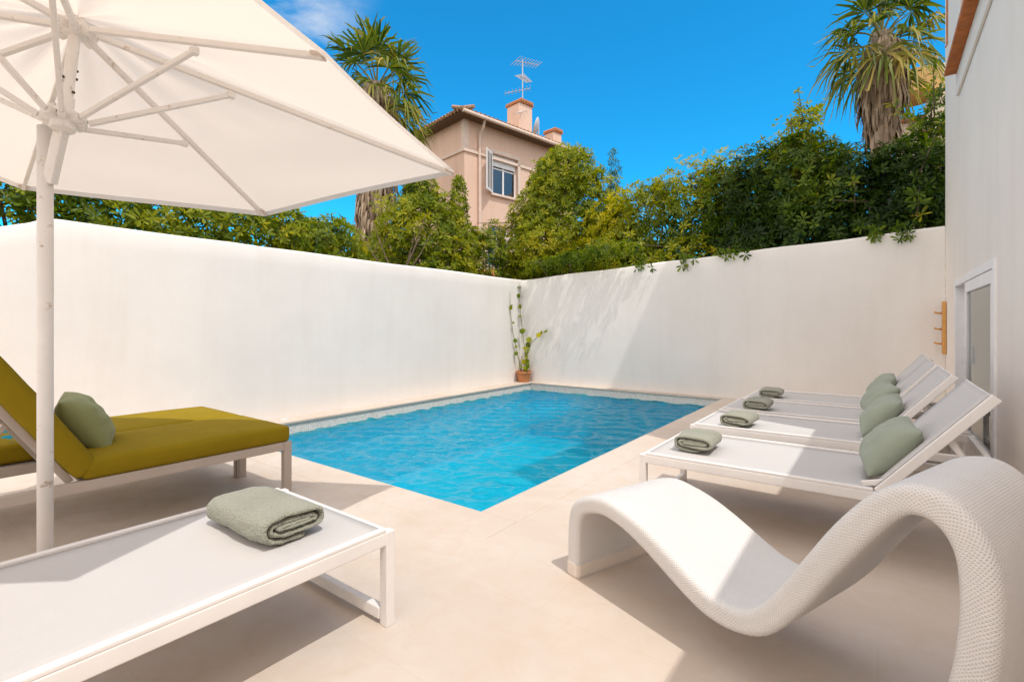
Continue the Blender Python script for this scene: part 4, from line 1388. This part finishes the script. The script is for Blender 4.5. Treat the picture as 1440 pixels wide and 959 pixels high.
m.build('edge_tiles', MAT['rooftile'], rf)
# window with shutters
def casement(nm, wn, parent):
    f = MB(); t = 0.07; y0_, y1_ = 0.10, 0.16
    a0, a1, c0, c1 = wn
    f.span((a0 + .002, y0_, c0 + .002), (a0 + t, y1_, c1 - .002)); f.span((a1 - t, y0_, c0 + .002), (a1 - .002, y1_, c1 - .002))
    f.span((a0 + t, y0_, c0 + .002), (a1 - t, y1_, c0 + t)); f.span((a0 + t, y0_, c1 - t), (a1 - t, y1_, c1 - .002))
    f.span(((a0 + a1) / 2 - .035, y0_ + .004, c0 + t), ((a0 + a1) / 2 + .035, y1_ - .004, c1 - t)); f.span((a0 + t, y0_ + .008, c0 + 0.95), (a1 - t, y1_ - .008, c0 + 1.0))
    o = f.build(nm, MAT['pvc'], parent)
    p_ = MB(); p_.span((a0 + t - .01, 0.127, c0 + t - .01), (a1 - t + .01, 0.133, c1 - t + .01)); p_.build('pane', MAT['glass'], o)
    r_ = MB(); r_.span((a0 + .003, 0.17, c0 + .003), (a1 - .003, 0.19, c1 - .003)); r_.build('curtain', MAT['pvc'], o)
    return o


casement('window', WN, ph); casement('window', WN2, ph)
m = MB(); m.span((WN[0] - 0.12, -0.06, WN[3] + .0), (WN[1] + 0.12, -0.002, WN[3] + 0.14)); m.span((WN[1] + .0, -0.05, WN[2]), (WN[1] + 0.12, -0.002, WN[3] - .002)); m.build('window_surround', MAT['pinktrim'], ph)
m = MB(); m.span((WN[0] - 0.1, -0.10, WN[2] - 0.08), (WN[1] + 0.1, -0.002, WN[2] - .002)); m.build('window_sill', MAT['pinktrim'], ph)
m = MB(); m.span((WN[0] + 0.075, 0.06, WN[3] - 0.42), (WN[1] - 0.075, 0.095, WN[3] - 0.01)); m.build('roller_blind', MAT['pvc'], ph)


def shutter(x_, ang):
    s_ = empty('shutter', (x_, -0.03, 0), ang); s_.parent = ph
    f = MB(); w_ = 0.60
    for u0, u1, v0, v1 in ((0, .06, WN[2], WN[3]), (w_ - .06, w_, WN[2], WN[3]), (.06, w_ - .06, WN[2], WN[2] + .08), (.06, w_ - .06, WN[3] - .08, WN[3]), (w_ / 2 - .02, w_ / 2 + .02, WN[2] + .08, WN[3] - .08)):
        f.span((u0, -.02, v0 + .001), (u1, .02, v1 - .001))
    f.build('shutter_frame', MAT['pvc'], s_)
    l_ = MB(); z_ = WN[2] + 0.11
    while z_ < WN[3] - 0.1:
        l_.box((w_ / 2, 0, z_), (w_ - 0.1, 0.045, 0.008), Matrix.Rotation(math.radians(40), 3, 'X')); z_ += 0.055
    l_.build('louvres', MAT['steel'], s_)


shutter(WN[0] - 0.01, math.radians(-150)); 
m = MB()
m.tube([(0.62, -0.36, ZE + 0.02), (0.62, -0.30, ZE - 0.18), (0.62, -0.09, ZE - 0.45), (0.62, -0.07, ZE - 0.6), (0.62, -0.07, 0)], 0.05, 8); m.build('drainpipe', MAT['pinktrim'], ph)
m = MB(); m.tube([(-ov, -ov - 0.07, ZE + 0.02), (LA + ov, -ov - 0.07, ZE + 0.02)], 0.06, 8); m.build('gutter', MAT['pinktrim'], ph)


def chimney(x_, y_, w_, ztop_, z0_):
    c = MB(); c.span((x_ - w_ / 2, y_ - w_ / 2, z0_), (x_ + w_ / 2, y_ + w_ / 2, ztop_))
    o = c.build('chimney', MAT['pink'], rf, bevel=0.02)
    k_ = MB(); k_.span((x_ - w_ / 2 - .05, y_ - w_ / 2 - .05, ztop_ + .003), (x_ + w_ / 2 + .05, y_ + w_ / 2 + .05, ztop_ + .06))
    n_ = max(3, int(w_ / 0.13))
    for i in range(n_):
        xx = x_ - w_ / 2 + w_ * (i + .5) / n_
        k_.tube([(xx, y_ - w_ / 2 - .08, ztop_ + .10), (xx, y_ + w_ / 2 + .08, ztop_ + .12)], 0.065, 8)
    k_.build('chimney_cap', MAT['terracotta'], rf)
    return o


chimney(3.35, 0.75, 0.72, 10.05, ZE + 0.3)
chimney(5.45, 0.85, 0.52, 9.55, ZE + 0.3)
# aerial on the chimney
an = empty('roof_aerial', Vector(hc) + adir * 3.2 + bdir * 0.42 + Vector((0, 0, 9.2)), ph.rotation_euler.z, 'metal television aerial mast strapped to the taller pink chimney', 'aerial')
m = MB(); m.tube([(0, 0, 0), (0, 0, 2.6)], 0.022, 8); m.build('mast', MAT['steel'], an)


def yagi(z, az, L_, n_, wid_, tilt=0.0):
    m_ = MB()
    d_ = Vector((math.cos(az), math.sin(az), tilt)).normalized(); s_ = Vector((-math.sin(az), math.cos(az), 0))
    o_ = Vector((0, 0, z))
    m_.tube([o_ - d_ * L_ * 0.3, o_ + d_ * L_ * 0.7], 0.013, 6)
    for i in range(n_):
        p_ = o_ + d_ * L_ * (-0.3 + i / (n_ - 1)); w_ = wid_ * (1 - 0.35 * i / n_)
        m_.tube([p_ - s_ * w_ / 2, p_ + s_ * w_ / 2], 0.011, 5)
    m_.build('antenna', MAT['steel'], an)


yagi(2.5, -0.2, 1.1, 9, 0.75, 0.12); yagi(1.9, 0.5, 1.3, 12, 0.4, 0.25); yagi(1.4, 2.4, 1.0, 8, 0.5, -0.2); yagi(0.55, -2.6, 1.1, 7, 0.4, -0.5)
ds = empty('satellite_dish', Vector(hc) + adir * 4.25 + bdir * 0.55 + Vector((0, 0, ZE + 0.45)), 0, 'pale satellite dish on the pink house roof between the chimneys', 'satellite dish')
dsh = MB(); prof = [(0.0, 0.0), (0.12, 0.01), (0.25, 0.045), (0.36, 0.10), (0.40, 0.13)]; dsh.lathe(prof, 24)
o = dsh.build('dish', MAT['steel'], ds, smooth=True); o.location = (0, 0, 0.55); o.rotation_euler = (math.radians(72), 0, math.radians(-62)); o.modifiers.new('s', 'SOLIDIFY').thickness = 0.01
m = MB(); m.tube([(0, 0, 0), (0, 0, 0.55)], 0.025, 8); m.build('dish_pole', MAT['steel'], ds)

# low tiled shed roof over the wall corner
sh = empty('shed', at(694, 14.8), 0.5, 'low shed with an orange tiled roof behind the wall corner', 'shed')
m = MB(); m.span((-1.0, -0.8, -0.05), (1.0, 0.8, 2.55)); m.build('wall', MAT['pink'], sh)
m = MB(); m.add([(-1.15, -0.95, 2.56), (1.15, -0.95, 2.56), (1.15, 0.95, 2.98), (-1.15, 0.95, 2.98), (-1.15, -0.95, 2.62), (1.15, -0.95, 2.62), (1.15, 0.95, 3.04), (-1.15, 0.95, 3.04)], [(0, 1, 2, 3), (4, 5, 6, 7), (0, 1, 5, 4), (1, 2, 6, 5), (2, 3, 7, 6), (3, 0, 4, 7)]); m.build('roof', MAT['brick'], sh)

# ivory building behind the right palm
iv = empty('ivory_building', at(1302, 19.0), math.radians(-3), 'ivory building with a rounded ochre balcony behind the right palm', 'building')
zb0 = hz(200, 19)
m = MB(); m.span((0.0, 0, -0.05), (5, 4, hz(95, 19))); m.span((-0.95, 0.8, -0.05), (-0.002, 4, hz(158, 19))); m.build('wall', MAT['cream2'], iv, bevel=0.02)
m = MB()
zc = hz(140, 19)
m.lathe([(0.0, 0), (0.62, 0), (0.80, 0.12), (0.84, 0.95), (0.78, 0.95), (0.76, 0.15), (0.0, 0.13)], 28, (-0.35, -0.1, zc)); m.build('balcony', MAT['ochre'], iv, smooth=False)
m = MB(); m.span((-1.15, 0.5, hz(158, 19) + .003), (0.0 - .003, 4.2, hz(154, 19))); m.build('roof', MAT['terracotta'], iv)
m = MB(); m.tube([(-0.35, -0.95, zc + 0.98), (-0.35, -0.95, zc + 1.3)], 0.04, 6); m.tube([(0.3, -0.65, zc + 0.98), (0.3, -0.65, zc + 1.3)], 0.04, 6); m.build('rail_post', MAT['ochre'], iv)

# ------------------------------------------------------------------ pot and climbing plant in the pool corner
pc = Vector((-6.315, 8.90, 0.004))
m = MB(); m.lathe([(0.0, 0.0), (0.115, 0.0), (0.125, 0.02), (0.155, 0.19), (0.172, 0.195), (0.172, 0.245), (0.150, 0.245), (0.146, 0.20), (0.0, 0.20)], 28)
o = m.build('flower_pot', MAT['terracotta'], smooth=True); o.location = pc; o.modifiers.new('es', 'EDGE_SPLIT').split_angle = math.radians(35)
tag(o, 'terracotta pot standing in the pool corner', 'pot')
cpn = empty('climbing_plant', pc + Vector((0, 0, 0.20)), 0, 'sparse climber with round leaves growing from the terracotta pot', 'plant')
rng = np.random.default_rng(77)
stems = [[(0, 0, 0), (0.05, 0.02, 0.35), (-0.03, 0.03, 0.75), (-0.10, 0.05, 1.15), (-0.145, 0.06, 1.55), (-0.15, 0.08, 1.95)],
         [(0.02, -0.03, 0), (0.10, -0.02, 0.4), (0.22, 0.0, 0.68), (0.42, 0.04, 0.86), (0.62, 0.06, 0.98)],
         [(0.02, 0.02, 0), (0.06, 0.05, 0.3), (0.04, 0.1, 0.6), (0.10, 0.12, 0.82)],
         [(-0.02, -0.05, 0), (-0.10, -0.12, 0.5), (-0.14, -0.22, 0.9), (-0.15, -0.3, 1.4), (-0.15, -0.3, 1.8)],
         [(0.03, -0.04, 0), (0.12, -0.06, 0.12), (0.16, -0.06, 0.22)]]
m = MB(); LV = []
for st in stems:
    m.tube(st, [0.011] + [0.007] * (len(st) - 2) + [0.003], 6)
    for i in range(len(st) - 1):
        a_, b_ = np.array(st[i]), np.array(st[i + 1])
        for q in rng.uniform(0.1, 1, 2):
            LV.append(a_ + (b_ - a_) * q)
m.build('stems', MAT['petal'], cpn, smooth=True)
Us, Ts = [], []
for p_ in LV:
    r_ = rng.uniform(0.028, 0.07)
    n_ = np.array([rng.normal(0.5, 0.5), -0.8 + rng.normal(0, 0.5), rng.normal(0.5, 0.4)]); n_ /= np.linalg.norm(n_)
    e1, e2 = frame_of(n_[None]); e1, e2 = e1[0], e2[0]
    c_ = p_ + rng.normal(0, 0.025, 3) + n_ * 0.03
    Us.append([c_ + r_ * (math.cos(t) * e1 + math.sin(t) * e2) + n_ * r_ * 0.12 * math.cos(3 * t) for t in np.linspace(0, 2 * math.pi, 10, endpoint=False)]); Ts.append(rng.uniform(0.3, 0.95))
from_arrays('leaves', np.array(Us), 10, [tuple(range(10))], np.array(Ts), MAT['leaf_mid'], cpn)

# small deck drain cap on the ledge
m = MB(); m.lathe([(0.0, 0.011), (0.03, 0.011), (0.045, 0.004), (0.05, 0.0)], 20); o = m.build('drain_cap', MAT['steel']); o.location = (-6.32, 3.42, 0.004)
tag(o, 'small round metal drain cap on the pool ledge by the olive lounger', 'drain cap')

# ------------------------------------------------------------------ world, sun, camera
FILL_CLOUD_LO, FILL_CLOUD_HI = -0.15, 0.35
FILL_CLOUD_COL = (10.6, 9.6, 8.85, 1)  # unseen cloud, added to brighten the shaded surfaces
SKY_TINT = (0.09, 1.02, 1.36, 1)
SUN = Vector((0.46, -0.17, 1.0)).normalized()
wd = bpy.data.worlds.new('World'); SC.world = wd; wd.use_nodes = True
nt = wd.node_tree; bg = nt.nodes['Background']
sky = nt.nodes.new('ShaderNodeTexSky'); sky.sky_type = 'NISHITA'; sky.sun_disc = False
sky.sun_elevation = math.asin(SUN.z); sky.sun_rotation = math.atan2(SUN.x, SUN.y)
sky.air_density = 1.0; sky.dust_density = 0.0; sky.ozone_density = 2.0; sky.altitude = 0
tc = nt.nodes.new('ShaderNodeTexCoord')
mp = nt.nodes.new('ShaderNodeMapping'); mp.inputs['Scale'].default_value = (1.0, 1.0, 2.2); nt.links.new(tc.outputs['Generated'], mp.inputs['Vector'])
nz = nt.nodes.new('ShaderNodeTexNoise'); nz.inputs['Scale'].default_value = 4.6; nz.inputs['Detail'].default_value = 8; nz.inputs['Roughness'].default_value = 0.62; nz.inputs['Distortion'].default_value = 0.4
nt.links.new(mp.outputs[0], nz.inputs['Vector'])
def wn(kind, **kw):
    nd = nt.nodes.new(kind)
    for k, v in kw.items(): setattr(nd, k, v)
    return nd


def wmath(op, a_, b_=None, clamp=False):
    nd = wn('ShaderNodeMath', operation=op, use_clamp=clamp)
    for i, x in enumerate((a_, b_)):
        if x is None: continue
        if isinstance(x, (int, float)): nd.inputs[i].default_value = x
        else: nt.links.new(x, nd.inputs[i])
    return nd.outputs[0]


def near(direction, lo, hi):
    dp = wn('ShaderNodeVectorMath', operation='DOT_PRODUCT'); nt.links.new(tc.outputs['Generated'], dp.inputs[0]); dp.inputs[1].default_value = direction
    mr = wn('ShaderNodeMapRange'); mr.interpolation_type = 'SMOOTHSTEP'; mr.inputs['From Min'].default_value = lo; mr.inputs['From Max'].default_value = hi
    nt.links.new(dp.outputs['Value'], mr.inputs['Value'])
    return mr.outputs[0]


# a thin bank of cloud drifting in from the left, plus bright unseen cloud added behind the viewer as fill light
wisp = near((uy + ux * ((330 - 720) / FOC) + Vector((0, 0, (458 + 60) / FOC))).normalized(), 0.975, 1.0)
bank = near((-uy * 0.80 - ux * 0.25 + Vector((0, 0, 0.62))).normalized(), FILL_CLOUD_LO, FILL_CLOUD_HI)
cr = wn('ShaderNodeValToRGB'); cr.color_ramp.elements[0].position = 0.42; cr.color_ramp.elements[1].position = 0.72; nt.links.new(nz.outputs['Fac'], cr.inputs['Fac'])
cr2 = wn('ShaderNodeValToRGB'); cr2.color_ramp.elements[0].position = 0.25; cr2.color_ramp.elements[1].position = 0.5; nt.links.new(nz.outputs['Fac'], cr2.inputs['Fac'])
tint = wn('ShaderNodeMix', data_type='RGBA', blend_type='MULTIPLY'); tint.inputs[0].default_value = 1.0
nt.links.new(sky.outputs[0], tint.inputs[6]); tint.inputs[7].default_value = SKY_TINT
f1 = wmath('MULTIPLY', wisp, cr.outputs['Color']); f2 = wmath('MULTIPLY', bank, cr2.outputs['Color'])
m1 = wn('ShaderNodeMix', data_type='RGBA'); nt.links.new(f1, m1.inputs[0]); nt.links.new(tint.outputs[2], m1.inputs[6]); m1.inputs[7].default_value = (5.2, 5.3, 5.5, 1)
m2 = wn('ShaderNodeMix', data_type='RGBA'); nt.links.new(f2, m2.inputs[0]); nt.links.new(m1.outputs[2], m2.inputs[6]); m2.inputs[7].default_value = FILL_CLOUD_COL
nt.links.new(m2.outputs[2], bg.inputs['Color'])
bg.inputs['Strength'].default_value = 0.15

sl = bpy.data.lights.new('sun', 'SUN'); sl.energy = 2.25; sl.angle = math.radians(0.53); sl.color = (1.0, 0.96, 0.90)
so = bpy.data.objects.new('sun', sl); COL.objects.link(so); so.location = SUN * 30
so.rotation_euler = SUN.to_track_quat('Z', 'Y').to_euler()

cam = bpy.data.cameras.new('camera'); co = bpy.data.objects.new('camera', cam); COL.objects.link(co)
co.location = (0, 0, EYE); co.rotation_euler = (math.pi / 2, 0, math.atan2(SN, CS))
cam.sensor_width = 36.0; cam.lens = FOC / 1440 * 36.0; cam.shift_y = -(479.5 - 458) / 1440; cam.clip_start = 0.05; cam.clip_end = 3000
SC.camera = co

SC.view_settings.view_transform = 'Standard'; SC.view_settings.look = 'None'; SC.view_settings.exposure = 0.20; SC.view_settings.gamma = 1.0
SC.view_settings.use_curve_mapping = False
SC.render.engine = 'CYCLES'
SC.cycles.use_denoising = True
SC.cycles.max_bounces = 10; SC.cycles.diffuse_bounces = 5; SC.cycles.glossy_bounces = 4; SC.cycles.transmission_bounces = 6; SC.cycles.transparent_max_bounces = 12
SC.cycles.caustics_reflective = False; SC.cycles.caustics_refractive = False
SC.cycles.sample_clamp_indirect = 6.0
